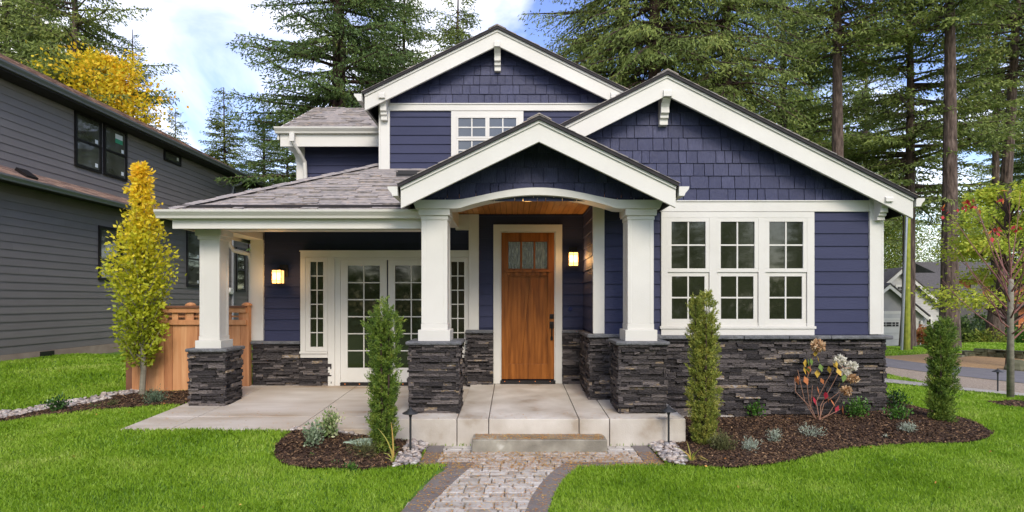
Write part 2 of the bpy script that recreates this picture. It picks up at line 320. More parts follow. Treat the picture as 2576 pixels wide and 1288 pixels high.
bed_r = [gp(*p) for p in [(1683, 1171), (1727, 1175), (1782, 1179), (1840, 1182), (1927, 1176), (2000, 1163), (2074, 1143), (2147, 1130), (2256, 1122), (2366, 1119), (2439, 1117), (2480, 1108), (2500, 1095), (2457, 1067), (2384, 1046), (2311, 1030), (2263, 1017), (2234, 1008)]]+[(5.34, 8.9), (5.3, 8.75), (2.2, 8.75), (2.17, 7.5), (1.7, 7.44)]
peb_r = [(1.69, 7.4), (1.69, 6.9)]+[gp(*p) for p in [(1660, 1155), (1686, 1171), (1712, 1175), (1727, 1174), (1725, 1155), (1700, 1128), (1683, 1110), (1665, 1104)]]
bed_s = smooth_poly([gp(*p) for p in [(-260, 1085), (-100, 1058), (0, 1040), (111, 1026), (185, 1012), (287, 992), (330, 988)]]+[(-5.8, 9.75), (-4.75, 9.75), (-4.72, 8.5)]+[gp(*p) for p in [(431, 1021), (407, 1024), (278, 1031), (167, 1044), (93, 1053), (0, 1066), (-100, 1085), (-260, 1115)]], 1)
peb_s = [gp(*p) for p in [(-260, 1085), (-100, 1058), (0, 1040), (111, 1026), (185, 1012), (287, 992), (315, 990), (372, 985), (343, 995), (259, 1013), (167, 1031), (93, 1040), (0, 1058), (-100, 1077), (-260, 1106)]]
sap_ring = smooth_poly([gp(*p) for p in [(2470, 1013), (2540, 1010), (2620, 1014), (2640, 1024), (2590, 1030), (2520, 1024)]], 1)
fr = lambda *p: [gp(*q) for q in p]
road = fr((2100, 888), (2217, 901), (2337, 917), (2419, 924), (2576, 936), (2800, 955), (2800, 993), (2576, 966), (2349, 940), (2217, 922), (2100, 905))
lit_n = fr((2100, 905), (2217, 922), (2349, 940), (2576, 966), (2800, 993), (2800, 1025), (2576, 993), (2497, 985), (2413, 978), (2339, 966), (2217, 938), (2100, 915))
swalk = fr((2100, 940), (2217, 954), (2339, 968), (2413, 977), (2497, 985), (2576, 993), (2800, 1022), (2800, 1034), (2576, 1000), (2413, 984), (2339, 976), (2217, 964), (2100, 950))
lit_f = fr((2100, 882), (2217, 897), (2280, 894), (2350, 890), (2402, 890), (2490, 890), (2576, 893), (2800, 900), (2800, 955), (2576, 936), (2419, 924), (2337, 917), (2217, 901), (2100, 888))
patio_p = [(-4.70, 7.11), (-1.5, 7.11), (-1.5, 9.98), (-4.70, 9.98)]
slab_p = [(-1.53, 7.467), (2.16, 7.467), (2.16, 9.9), (-1.53, 9.9)]
house_p = [(-4.34, 9.9), (1.1, 9.9), (1.2, 8.7), (5.34, 8.7), (5.34, 16.2), (-4.34, 16.2)]
neigh_p = [(-30, -5), (-11, -5), (-11, 26), (-30, 26)]

# ground: one large sheet
def axis(a, b, fine0, fine1, step):
    r = list(np.arange(fine0, fine1+1e-6, step)); d = step; x = fine1
    while x < b: d *= 1.25; x += d; r.append(x)
    d = step; x = fine0; l = []
    while x > a: d *= 1.25; x -= d; l.append(x)
    return np.array(l[::-1]+r)
gx = axis(-300, 300, -9, 10, .09); gy = axis(-60, 600, 3.2, 13, .09)
GX, GY = np.meshgrid(gx, gy); GZ = hgt(GX, GY).reshape(GX.shape)
fx, fy = GX.ravel(), GY.ravel(); dz = np.zeros(fx.size)
for p in (walk_poly,): dz[inpoly(fx, fy, p)] = -.06
for p in (patio_p, slab_p, house_p, neigh_p): dz[inpoly(fx, fy, p)] = -.25
zz = GZ.ravel()+dz; nx, ny = len(gx), len(gy)
me = bpy.data.meshes.new('ground'); idx = np.arange(nx*ny).reshape(ny, nx)
fc = np.stack([idx[:-1, :-1], idx[:-1, 1:], idx[1:, 1:], idx[1:, :-1]], -1).reshape(-1, 4)
me.vertices.add(nx*ny); me.vertices.foreach_set('co', np.stack([fx, fy, zz], -1).ravel())
me.loops.add(fc.size); me.loops.foreach_set('vertex_index', fc.ravel()); me.polygons.add(len(fc))
me.polygons.foreach_set('loop_start', np.arange(0, fc.size, 4)); me.polygons.foreach_set('loop_total', np.full(len(fc), 4)); me.update(calc_edges=True)
tag(link('ground', me, soil, smooth=True), kind='structure')
sheet('road', road, .5, .02, asph); sheet('gravel_verge', lit_n, .5, .012, grav); sheet('sidewalk', swalk, .4, .03, paver)
sheet('leafy_verge', lit_f, .6, .012, leafy)
for nm, p in (('mulch_bed', bed_l), ('mulch_bed', bed_r), ('mulch_bed', bed_s), ('mulch_bed', sap_ring)):
    sheet(nm, p, .05, .014, mulch_m, bumpy=.022)

def sample(n, x0, x1, y0, y1, inside=None, outside=()):
    x = rng.uniform(x0, x1, n); y = rng.uniform(y0, y1, n); ok = np.ones(n, bool)
    if inside is not None: ok &= inpoly(x, y, inside)
    for p in outside: ok &= ~inpoly(x, y, p)
    return x[ok], y[ok]
def bb(p): return min(q[0] for q in p), max(q[0] for q in p), min(q[1] for q in p), max(q[1] for q in p)
def chips(name, poly, dens, size, m, z0=.03, hz=.012, label=None):
    a = bb(poly); n = int((a[1]-a[0])*(a[3]-a[2])*dens); x, y = sample(n, *a, inside=poly); n = x.size
    z = hgt(x, y)+z0+rng.uniform(0, hz, n); th = rng.uniform(0, 6.28, n); l = size*rng.uniform(.5, 1.6, n); w = l*rng.uniform(.25, .5, n)
    d = np.stack([np.cos(th), np.sin(th), rng.uniform(-.5, .5, n)], -1)*l[:, None]; e = np.stack([-np.sin(th), np.cos(th), rng.uniform(-.6, .6, n)], -1)*w[:, None]
    c = np.stack([x, y, z], -1); return cards(name, np.stack([c-d-e, c+d-e*.6, c+d+e, c-d+e*.8], 1), m, label=label, cat='mulch', kind='stuff')
chips('mulch_chips', bed_l, 6500, .013, chip_m, label='brown bark chips in the small rounded bed left of the path')
chips('mulch_chips', bed_r, 5500, .013, chip_m, label='brown bark chips in the long curved bed below the stone wall')
chips('mulch_chips', bed_s, 4500, .015, chip_m, label='bark chips in the narrow bed beside the cedar fence')
chips('mulch_chips', sap_ring, 1500, .02, chip_m, label='bark chips round the foot of the bare sapling')
def pebbles(polys, dens, r0, r1, label, lift=.02):
    ico = []; ph = (1+5**.5)/2
    base = np.array([(-1, ph, 0), (1, ph, 0), (-1, -ph, 0), (1, -ph, 0), (0, -1, ph), (0, 1, ph), (0, -1, -ph), (0, 1, -ph), (ph, 0, -1), (ph, 0, 1), (-ph, 0, -1), (-ph, 0, 1)])/1.9
    F = np.array([(0, 11, 5), (0, 5, 1), (0, 1, 7), (0, 7, 10), (0, 10, 11), (1, 5, 9), (5, 11, 4), (11, 10, 2), (10, 7, 6), (7, 1, 8), (3, 9, 4), (3, 4, 2), (3, 2, 6), (3, 6, 8), (3, 8, 9), (4, 9, 5), (2, 4, 11), (6, 2, 10), (8, 6, 7), (9, 8, 1)])
    P = []; 
    for poly in polys:
        a = bb(poly); x, y = sample(int((a[1]-a[0])*(a[3]-a[2])*dens), *a, inside=poly); P.append(np.stack([x, y, hgt(x, y)+lift+rng.uniform(0, .035, x.size)], -1))
    P = np.concatenate(P); n = len(P); r = rng.uniform(r0, r1, n)[:, None, None]; s = np.stack([rng.uniform(.8, 1.5, n), rng.uniform(.6, 1, n), rng.uniform(.4, .7, n)], -1)[:, None, :]
    v = base[None]*s*r*(1+rng.uniform(-.12, .12, (n, 12, 1))); th = rng.uniform(0, 6.28, n); c, sn = np.cos(th)[:, None], np.sin(th)[:, None]
    v = np.stack([v[..., 0]*c-v[..., 1]*sn, v[..., 0]*sn+v[..., 1]*c, v[..., 2]], -1)+P[:, None]
    f = (F[None]+(np.arange(n)*12)[:, None, None]).reshape(-1, 3)
    me = bpy.data.meshes.new('river_pebbles'); me.vertices.add(n*12); me.vertices.foreach_set('co', v.astype(np.float32).ravel())
    me.loops.add(f.size); me.loops.foreach_set('vertex_index', f.ravel().astype(np.int32)); me.polygons.add(len(f))
    me.polygons.foreach_set('loop_start', np.arange(0, f.size, 3)); me.polygons.foreach_set('loop_total', np.full(len(f), 3)); me.update(calc_edges=True)
    tag(link('river_pebbles', me, peb_m, smooth=True), label, 'pebbles', kind='stuff')
pebbles([peb_l], 1100, .02, .042, 'rounded river pebbles round the lamp left of the step')
pebbles([peb_r], 1100, .02, .042, 'rounded river pebbles round the lamp right of the step')
pebbles([peb_b], 1000, .02, .038, 'row of river pebbles along the front edge of the patio')
pebbles([peb_s], 700, .02, .045, 'long strip of pale pebbles between the left lawn and mulch')

# ------------------------------------------------------------ grass
def grass():
    no = [walk_poly, bed_l, bed_r, bed_s, sap_ring, patio_p, slab_p, house_p, neigh_p, road, lit_n, swalk, lit_f]
    V = []
    for y0, y1, dens, hh, wd in ((4.0, 6.2, 6500, .040, .0034), (6.2, 8, 4500, .042, .0042), (8, 11, 2300, .046, .006), (11, 15, 1000, .05, .009), (15, 25.5, 330, .06, .017)):
        for xa, xb in ((-1.02*y1-1.5, 0), (0, 1.02*y1+1.5)):
            if y0 >= 15 and xa < 0: continue
            n = int((xb-xa)*(y1-y0)*dens); x, y = sample(n, xa, xb, y0, y1, outside=no); n = x.size
            if not n: continue
            z = hgt(x, y)
            patch = np.sin(x*1.7+1.3*np.sin(y*1.9))*np.sin(y*2.3+x*.6)
            h = hh*rng.uniform(.55, 1.25, n)*(1+.18*patch); w = wd*rng.uniform(.7, 1.3, n); th = rng.uniform(0, 6.28, n); ln = rng.uniform(.1, .9, n)*h; lt = rng.uniform(0, 6.28, n)
            b = np.stack([x, y, z], -1); s = np.stack([np.cos(th)*w, np.sin(th)*w, np.zeros(n)], -1); tip = b+np.stack([np.cos(lt)*ln, np.sin(lt)*ln, h], -1)
            mid = b+np.stack([np.cos(lt)*ln*.3, np.sin(lt)*ln*.3, h*.6], -1)
            V.append(np.stack([b-s, b+s, mid+s*.8, tip, mid-s*.8], 1))
    cards('lawn_grass', np.concatenate(V), grass_m, label='short bright green grass covering the lawns', cat='grass', kind='stuff')
grass()

# ------------------------------------------------------------ walk, slab, patio
rows_y = 2.5
m = MB()
inner = walk_l+[(-.86, 6.67), (-.86, 7.455), (1.47, 7.455), (1.47, 6.67)]+walk_r[::-1]
y = 2.5; k = 0
while y < 7.45:
    h = [.135, .135, .2, .135, .2][k % 5]*.9; k += 1; x = -1.1-random.random()*.2
    while x < 1.7:
        w = random.choice([.135, .2, .2, .27])*.98; cx, cy = x+w/2, y+h/2
        pts = [(cx, cy)]+[(x+.02, y+.02), (x+w-.02, y+h-.02), (x+.02, y+h-.02), (x+w-.02, y+.02)]
        if any(bool(inpoly(np.array([p[0]]), np.array([p[1]]), inner)[0]) for p in pts):
            g = .0045; z = .004+random.uniform(0, .004); b = .008; xa, xb, ya, yb = x+g, x+w-g, y+g, min(y+h-g, 7.462); jt = lambda: random.uniform(-.004, .004)
            q = [(xa+jt(), ya+jt()), (xb+jt(), ya+jt()), (xb+jt(), yb), (xa+jt(), yb)]; c = (cx, cy)
            top = [(px+(b if px < cx else -b), py+(b if py < cy else -b), z) for px, py in q]
            m.add(top+[(px, py, z-.01) for px, py in q]+[(px, py, z-.06) for px, py in q],
                  [(0, 1, 2, 3)]+[(i+4, (i+1) % 4+4, (i+1) % 4, i) for i in range(4)]+[(i+8, (i+1) % 4+8, (i+1) % 4+4, i+4) for i in range(4)])
        x += w
    y += h
m.build('walkway', paver, kind='structure')
sheet_m = MB()
def ribbon(mb, a, b, z0, z1, seg=.42):       # border pavers between two polylines
    def res(p, n):
        d = [0]
        for i in range(len(p)-1): d.append(d[-1]+math.dist(p[i], p[i+1]))
        r = []
        for j in range(n+1):
            t = d[-1]*j/n; i = max(k for k in range(len(d)) if d[k] <= t+1e-9); i = min(i, len(p)-2); u = (t-d[i])/(d[i+1]-d[i])
            r.append((p[i][0]+(p[i+1][0]-p[i][0])*u, p[i][1]+(p[i+1][1]-p[i][1])*u))
        return r, d[-1]
    n = max(1, round(res(a, 1)[1]/seg)); A, _ = res(a, n); B, _ = res(b, n)
    for i in range(n):
        q = [A[i], A[i+1], B[i+1], B[i]]; c = (sum(p[0] for p in q)/4, sum(p[1] for p in q)/4)
        q = [(p[0]+(c[0]-p[0])*.014, p[1]+(c[1]-p[1])*.014) for p in q]; mb.prism(q, z0, z1, 'z')
ribbon(sheet_m, bor_l, walk_l, -.07, .013); ribbon(sheet_m, walk_r, bor_r, -.07, .0135)
sheet_m.box(-1.06, -.86, 6.70, 7.46, -.07, .0125); sheet_m.box(1.47, 1.68, 6.70, 7.46, -.07, .0125)
ribbon(sheet_m, [(-1.06, 6.49), (-.70, 6.5)], [(-1.06, 6.695), (-.43, 6.695)], -.07, .012)
ribbon(sheet_m, [(.703, 6.49), (1.68, 6.49)], [(.575, 6.695), (1.68, 6.695)], -.07, .012)
sheet_m.build('walkway_border', border_m, bevel=.006, kind='structure')
m = MB(); m.box(-1.2, 1.75, 2.4, 7.46, -.09, -.035); m.build('walkway_sand', leafy, kind='structure')
def slz(y): return .342+.0444*(y-7.467)
m = MB(); g = .005
def slabpiece(x0, x1, y0, y1, dz=0, zb=-.1):
    m.prism([(y0, zb), (y1, zb), (y1, slz(y1)+dz), (y0, slz(y0)+dz)], x0+g, x1-g, 'x')
xs = [-1.53, -.71, -.312, .82, 1.203, 2.16]
for i in range(5):
    a, b = xs[i], xs[i+1]
    if i in (1, 2, 3): slabpiece(a, b, 7.467, 9.9)
    elif i == 4: slabpiece(a, b, 7.467, 8.7)
    else: slabpiece(a, b, 7.467, 8.6); 
m.build('porch_slab', conc, bevel=.006, kind='structure')
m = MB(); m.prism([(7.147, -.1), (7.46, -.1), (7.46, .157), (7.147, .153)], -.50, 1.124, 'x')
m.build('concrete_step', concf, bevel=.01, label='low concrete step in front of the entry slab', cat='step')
m = MB()
for a, b in ((-4.70, -4.1), (-4.1, -2.6), (-2.6, -1.535)):
    slabpiece(a, b, 7.745, 9.98, -.036); slabpiece(a, b, 7.11, 7.735, -.036)
slabpiece(-1.535, -.71, 8.61, 9.95, -.037)
m.build('patio', patio_m, bevel=.005, kind='structure')

# ------------------------------------------------------------ THE BLUE HOUSE
HO = empty('blue_house', (.3, 9.9, .3), 'blue craftsman house with white trim, dark ledgestone base and three front gables', 'house')
def part(mb, name, m_, parent=None, **k): return mb.build(name, m_, parent or HO, **k)
def knee(x, yw, yf, ztop, zbot, w=.12):    # stepped gable bracket
    d = yw-yf; H = ztop-zbot
    pf = [(yw, zbot), (yw-.30*d, zbot), (yw-.30*d, zbot+.16*H), (yw-.42*d, zbot+.2*H), (yw-.42*d, zbot+.30*H), (yw-.55*d, zbot+.34*H), (yw-.55*d, zbot+.52*H), (yw-.62*d, zbot+.62*H),
          (yw-.80*d, zbot+.72*H), (yw-.80*d, zbot+.76*H), (yf, zbot+.76*H), (yf, zbot+.93*H), (yw-.9*d, ztop), (yw, ztop)]
    m = MB(); m.prism(pf, x-w/2, x+w/2, 'x'); return part(m, 'gable_bracket', white, bevel=.004)
def kgut(y0, y1, x, z, sgn):   # gutter running in Y on an eave whose outer side is sgn
    m = MB(); m.prism([(x, z), (x+sgn*.125, z), (x+sgn*.12, z-.03), (x+sgn*.075, z-.085), (x+sgn*.065, z-.115), (x, z-.115)], y0, y1, 'y'); return part(m, 'gutter', white)
def gable_roof(xa, za, s, xl, xr, y0, y1, rt, nm, mshing=shing, parent=None, yw=None, rows=.143):
    """V roof with ridge along Y, rake board, dark deck and shingles"""
    th = .045
    zl, zr = za-s*(xa-xl), za-s*(xr-xa)
    m = MB(); m.prism([(xl, zl), (xa, za), (xr, zr), (xr, zr-rt), (xa, za-rt), (xl, zl-rt)], y0, y0+.045, 'y')
    m.prism([(xl, zl+.002), (xa, za+.002), (xr, zr+.002), (xr, zr-.035), (xa, za-.035), (xl, zl-.035)], y0-.02, y0-.002, 'y')
    rk = part(m, 'rake_board', white, parent)
    m = MB(); m.prism([(xl-.03, zl-.015+.003), (xa, za+.003), (xr+.03, zr-.015+.003), (xr+.03, zr-.015+.003+th), (xa, za+.003+th), (xl-.03, zl-.015+.003+th)], y0-.05, y1, 'y')
    for sx, xe, ze in ((-1, xl, zl), (1, xr, zr)): m.box(min(xe, xe-sx*.03), max(xe, xe-sx*.03), y0+.05, y1, ze-rt*.75, ze-.01)
    dk = part(m, nm, dark, parent)
    m = MB(); c = 1/math.sqrt(1+s*s)
    for sx, xe, ze in ((1, xl, zl), (-1, xr, zr)):
        Lr = (abs(xa-xe)+.04)/c; O = (xe-sx*.04, 0, ze-.02+.003+th)
        clad(m, rect(y0-.06, y1, 0, Lr), O, Y_, (sx*c, 0, s*c), (-sx*s*c, 0, c), rows, lambda: random.uniform(.14, .33), lambda: random.choice([.006, .010, .015]), tilt=.5)
    for yy in np.arange(y0-.06, y1, .2):
        t0 = .016+th+random.uniform(0, .004); w = .15
        m.prism([(xa-w, za-w*s+t0), (xa, za+t0), (xa+w, za-w*s+t0), (xa+w, za-w*s+t0+.012), (xa, za+t0+.014), (xa-w, za-w*s+t0+.012)], yy, yy+.21, 'y')
    o = m.build('shingles', mshing, dk); return dk
# cores
m = MB(); m.box(-4.33, 1.155, 9.99, 16, 0, 3.06); m.box(-4.15, 1.7, 11.91, 15.3, 3.0, 5.12)
m.box(1.17, 5.325, 8.71, 16, 0, 3.27)
m.prism([(1.17, 3.0), (5.32, 3.0), (5.32, 3.38), (2.16, 4.96), (1.17, 4.465)], 8.711, 15.99, 'y')
m.prism([(-2.236, 3.6), (1.696, 3.6), (1.696, 5.32), (-.27, 6.28), (-2.236, 5.32)], 10.16, 15.9, 'y')
m.prism([(11.91, 5.1), (15.3, 5.1), (13.6, 5.98)], -4.14, 0, 'x')
m.box(-.6, 1.2, 9.905, 10.0, .0, 3.26)
part(m, 'wall_core', blue)
# roofs
gable_roof(2.16, 4.997, .5, .33, 5.627, 8.40, 16.2, .28, 'roof')
gable_roof(-.27, 6.31, .49, -2.465, 1.925, 9.87, 16.1, .262, 'roof')
gable_roof(.316, 4.06, .482, -1.40, 2.012, 7.40, 10.2, .262, 'roof')
# porch (hipped) roof over the french doors
def plane_roof(poly, nm, s=.49):
    """poly: list of 3D corners (coplanar); first edge is the eave"""
    P = [Vector(p) for p in poly]; U = (P[1]-P[0]).normalized(); Nn = U.cross(P[2]-P[0]).normalized()
    if Nn.z < 0: Nn = -Nn
    Vv = Nn.cross(U); Vv = Vv if Vv.z > 0 else -Vv
    d = MB(); n = len(P); d.add([p for p in P]+[p-Nn*.045 for p in P], [tuple(range(n)), tuple(range(2*n-1, n-1, -1))]+[(i, i+n, (i+1) % n+n, (i+1) % n) for i in range(n)])
    dk = part(d, nm, dark); m = MB(); uv = [((p-P[0]).dot(U), (p-P[0]).dot(Vv)) for p in P]
    clad(m, uv, P[0]+Nn*.001, U, Vv, Nn, .117, lambda: random.uniform(.12, .40), lambda: random.choice([.010, .013, .034]), tilt=.5)
    m.build('shingles', shing, dk); return dk
e = 3.04
zf = lambda y: e+.49*(y-8.05)
plane_roof([(-4.65, 8.05, e), (-1.15, 8.05, e), (-1.15, 10.45, zf(10.45)), (-2.25, 10.45, zf(10.45))], 'roof')
plane_roof([(-4.65, 12.0, e), (-4.65, 8.05, e), (-2.25, 10.45, zf(10.45)), (-2.25, 12.0, zf(10.45))], 'roof')
m = MB(); a = Vector((-4.66, 8.04, e+.01)); b = Vector((-2.25, 10.45, zf(10.45)+.01)); n = 17
for i in range(n):
    p = a.lerp(b, i/n); q = a.lerp(b, (i+1.15)/n); sd_ = Vector((.085, -.085, -.02)); t_ = Vector((-.085, .085, -.02)); u = Vector((0, 0, .018+.006*(i % 2)))
    m.add([p+sd_+u*.4, q+sd_+u*.4, q+u*1.6, p+u*1.6, q+t_+u*.4, p+t_+u*.4], [(0, 1, 2, 3), (3, 2, 4, 5)])
part(m, 'hip_cap', shing)
# wing roof
plane_roof([(-4.52, 11.5, 5.148), (-1.0, 11.5, 5.148), (-1.0, 13.6, 6.21), (-4.52, 13.6, 6.21)], 'roof')
plane_roof([(-1.0, 15.7, 5.148), (-4.52, 15.7, 5.148), (-4.52, 13.6, 6.212), (-1.0, 13.6, 6.212)], 'roof')
m = MB(); m.prism([(11.5, 5.148), (13.6, 6.21), (15.7, 5.148), (15.7, 4.93), (13.6, 5.99), (11.5, 4.93)], -4.56, -4.522, 'x'); part(m, 'rake_board', white)
def gut_x(x0, x1, y, z):
    m = MB(); m.prism([(y, z), (y-.125, z), (y-.12, z-.03), (y-.075, z-.08), (y-.065, z-.11), (y, z-.11)], x0, x1, 'x'); return part(m, 'gutter', white)
gut_x(-4.58, -2.3, 11.5, 5.15); m = MB(); m.box(-4.50, -2.25, 11.5, 11.54, 4.80, 5.04); part(m, 'fascia', white)
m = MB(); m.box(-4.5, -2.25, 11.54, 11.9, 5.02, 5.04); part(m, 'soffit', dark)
gut_x(-4.79, -1.0, 8.05, e); m = MB(); m.box(-4.62, -1.0, 8.075, 8.115, 2.80, 2.93)
m.box(-4.62, -1.0, 8.05, 8.115, 2.93, 3.0); m.box(-4.62, -4.575, 8.115, 11.9, 2.82, 3.0); part(m, 'fascia', white)
m = MB(); m.prism([(-4.65, e), (-4.775, e), (-4.77, e-.03), (-4.725, e-.08), (-4.715, e-.11), (-4.65, e-.11)], 8.05, 11.9, 'y'); part(m, 'gutter', white)
# porch beam, ceiling
m = MB(); m.box(-4.44, -1.2, 8.44, 8.72, 2.83, 3.10); m.box(-4.43, -4.17, 8.72, 9.97, 2.84, 3.10); part(m, 'porch_beam', white)
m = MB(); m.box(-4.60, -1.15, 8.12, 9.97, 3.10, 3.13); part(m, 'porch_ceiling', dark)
kgut(9.80, 15.9, -2.50, 5.225, -1); kgut(7.37, 8.9, -1.435, 3.235, -1); kgut(7.37, 8.68, 2.047, 3.235, 1); kgut(8.38, 16, 5.66, 3.265, 1)

# walls: siding
m = MB()
siding(m, rect(-.62, -.33, 1.36, 3.25), 9.90, .1843, .456)
siding(m, rect(.80, 1.16, 1.36, 3.25), 9.90, .1843, .456); siding(m, rect(-.33, .80, 3.07, 3.25), 9.90, .1843, .456)
siding_x(m, rect(8.72, 9.9, 1.36, 3.25), 1.165, .1843, .456, -1)
part(m, 'entry_siding', blue)
m = MB(); siding(m, rect(-4.17, -3.55, 1.15, 3.1), 9.985, .182, 1.15); siding(m, rect(-3.55, -.72, 2.66, 3.1), 9.985, .182, 1.15); siding(m, rect(-.73, -.6, 1.15, 3.1), 9.985, .182, 1.15)
part(m, 'porch_siding', blue)
m = MB(); siding(m, rect(1.32, 2.15, 1.33, 3.25), 8.70, .1843, 1.33); part(m, 'front_siding', blue); m = MB(); siding(m, rect(4.36, 5.18, 1.33, 3.13), 8.70, .1843, 1.33)
siding_x(m, rect(8.72, 16, 1.33, 3.27), 5.335, .1843, 1.33, 1); part(m, 'front_siding', blue)
m = MB(); siding(m, rect(-2.11, -1.04, 3.9, 5.05), 10.15, .155, 4.02); siding(m, rect(.15, 1.66, 3.9, 5.05), 10.15, .155, 4.02); siding(m, rect(-1.05, .16, 3.9, 4.2), 10.15, .155, 4.02)
siding_x(m, rect(10.2, 16, 3.4, 5.2), -2.246, .155, 4.02, -1); part(m, 'upper_siding', blue)
m = MB(); siding(m, rect(-4.17, -2.2, 3.2, 4.9), 11.90, .155, 3.9); siding_x(m, rect(11.95, 15.3, 3.2, 5.1), -4.16, .155, 3.9, -1); part(m, 'wing_siding', blue)
m = MB(); siding_x(m, rect(10.05, 16, 1.15, 3.0), -4.34, .1843, 1.15, -1); part(m, 'side_siding', blue)
# gable shakes
m = MB(); shakes(m, [(.90, 3.27), (5.30, 3.27), (5.30, 3.40), (2.16, 4.97), (.9, 4.34)], 8.70, .1843, 3.274); part(m, 'gable_shakes', blue_shake)
m = MB(); shakes(m, [(-2.22, 5.17), (1.69, 5.17), (1.69, 5.33), (-.27, 6.29), (-2.22, 5.34)], 10.14, .16, 5.172); part(m, 'gable_shakes', blue_shake)
m = MB(); shakes(m, [(-1.36, 3.14), (1.99, 3.14), (1.99, 3.23), (.316, 4.03), (-1.36, 3.23)], 7.90, .199, 2.985); part(m, 'gable_shakes', blue_shake)
m = MB(); m.prism([(-1.38, 3.3), (.316, 4.03), (2.0, 3.3), (2.0, 3.2), (1.7, 3.2), (.3, 3.4), (-1.1, 3.2), (-1.38, 3.2)], 7.91, 8.0, 'y'); part(m, 'gable_backing', blue)
# corner boards and friezes
m = MB(); yr = 8.70
m.box(5.172, 5.345, yr-.045, yr+.01, 1.335, 3.30); m.box(5.346, 5.375, yr-.044, yr+.14, 1.335, 3.28)
m.box(1.9, 5.172, yr-.04, yr, 3.118, 3.262); m.box(1.9, 5.172, yr-.055, yr-.002, 3.262, 3.28)
m.box(1.155, 1.32, yr-.04, yr+.02, 1.345, 3.27)
part(m, 'corner_trim', white, bevel=.003)
m = MB(); m.box(-2.256, -2.10, 10.10, 10.16, 3.95, 5.36); m.box(-2.285, -2.257, 10.101, 10.26, 3.95, 5.2)
m.box(-2.10, 1.68, 10.105, 10.15, 5.047, 5.15); m.box(-2.10, 1.68, 10.09, 10.148, 5.15, 5.17); m.box(1.60, 1.71, 10.10, 10.16, 4.2, 5.36); part(m, 'corner_trim', white, bevel=.003)
m = MB(); m.box(-4.29, -4.16, 11.85, 11.92, 3.0, 5.0); m.box(-4.32, -4.292, 11.86, 12.0, 3.0, 5.0); part(m, 'corner_trim', white)
m = MB(); m.box(-4.355, -4.17, 9.93, 9.995, 1.16, 3.1); m.box(-4.385, -4.357, 9.935, 10.1, 1.16, 2.95); part(m, 'corner_trim', white)
m = MB(); m.box(-.74, -.575, 9.84, 9.99, 1.345, 3.25); m.box(-.96, -.742, 9.85, 9.98, 3.0, 3.25); part(m, 'corner_trim', white)
# brackets
knee(2.166, 8.70, 8.365, 4.80, 4.36); knee(5.284, 8.66, 8.365, 3.29, 2.98, .11)
knee(-.27, 10.15, 9.83, 6.12, 5.70, .105); knee(-2.178, 10.10, 9.83, 5.27, 4.86, .105); knee(1.66, 10.10, 9.83, 5.27, 4.86, .105)
m = MB(); m.prism([(-4.18, 4.95), (-4.50, 4.95), (-4.50, 4.84), (-4.42, 4.80), (-4.36, 4.68), (-4.36, 4.6), (-4.28, 4.56), (-4.28, 4.45), (-4.18, 4.45)], 11.92, 12.03, 'y'); part(m, 'gable_bracket', white)
# entry ceiling
m = MB(); clad(m, rect(-1.15, 1.8, 8.05, 9.9), (0, 0, 3.275), X_, Y_, (0, 0, -1), 4.0, .09, .014, gap=.003); part(m, 'porch_ceiling', ceilw)
m = MB(); m.box(-1.2, 1.9, 8.0, 9.9, 3.276, 3.3); part(m, 'ceiling_backing', dark)
m = MB(); m.lathe((.2, 8.35, 3.225), [(.10, .034), (.10, .012), (.085, .0)], 24); part(m, 'ceiling_light', lampglow)
# arch beam
arc_t, arc_b = [], []
for i in range(41):
    u = -1+2*i/40; x = .316+u*1.075
    arc_b.append((x, 3.205-.185*u*u*1.02)); arc_t.append((x, 3.145+.160*math.cos(u*math.pi/2)**1.35))
L0, R0 = .316-1.65, .316+1.65
top = [(L0, 3.142)]+arc_t+[(R0, 3.142)]; bot = [(L0+.05, 3.03)]+[(arc_b[0][0], 3.03)]+arc_b[1:-1]+[(arc_b[-1][0], 3.03)]+[(R0-.05, 3.03)]
m = MB(); m.strip(top, bot, 7.80, 8.12)
part(m, 'arch_beam', white, bevel=.003)
for sx in (-1, 1):
    m = MB(); xc = .316+sx*1.36; m.box(xc-.14, xc+.14, 8.12, 9.88 if sx < 0 else 8.66, 3.03, 3.27); part(m, 'side_beam', white)
# stone piers, caps, columns
def pier(x0, x1, y0, y1, zb, zt, name='stone_pier', cap=.05, ch=.05):
    m = MB(); m.box(x0+.045, x1-.045, y0+.045, y1-.045, zb-.1, zt-ch)
    ledge(m, rect(x0+.01, x1-.01, zb, zt-ch), (0, y0+.045, 0), X_, (0, -1, 0)); ledge(m, rect(y0+.01, y1, zb, zt-ch), (x1-.045, 0, 0), Y_, (1, 0, 0))
    ledge(m, rect(y0+.01, y1, zb, zt-ch), (x0+.045, 0, 0), Y_, (-1, 0, 0)); ledge(m, rect(x0+.01, x1-.01, zb, zt-ch), (0, y1-.045, 0), X_, (0, 1, 0))
    p = part(m, name, stone); c = MB(); c.box(x0-.03, x1+.03, y0-.03, y1+.03, zt-ch, zt); o = c.build('cap', capm, p, bevel=.018); return p
pier(-1.373, -.705, 7.742, 8.34, slz(7.75), 1.295); pier(1.353, 2.0, 7.742, 8.34, slz(7.75), 1.295)
pier(-4.574, -4.043, 8.37, 8.90, slz(8.4)-.036, 1.152)
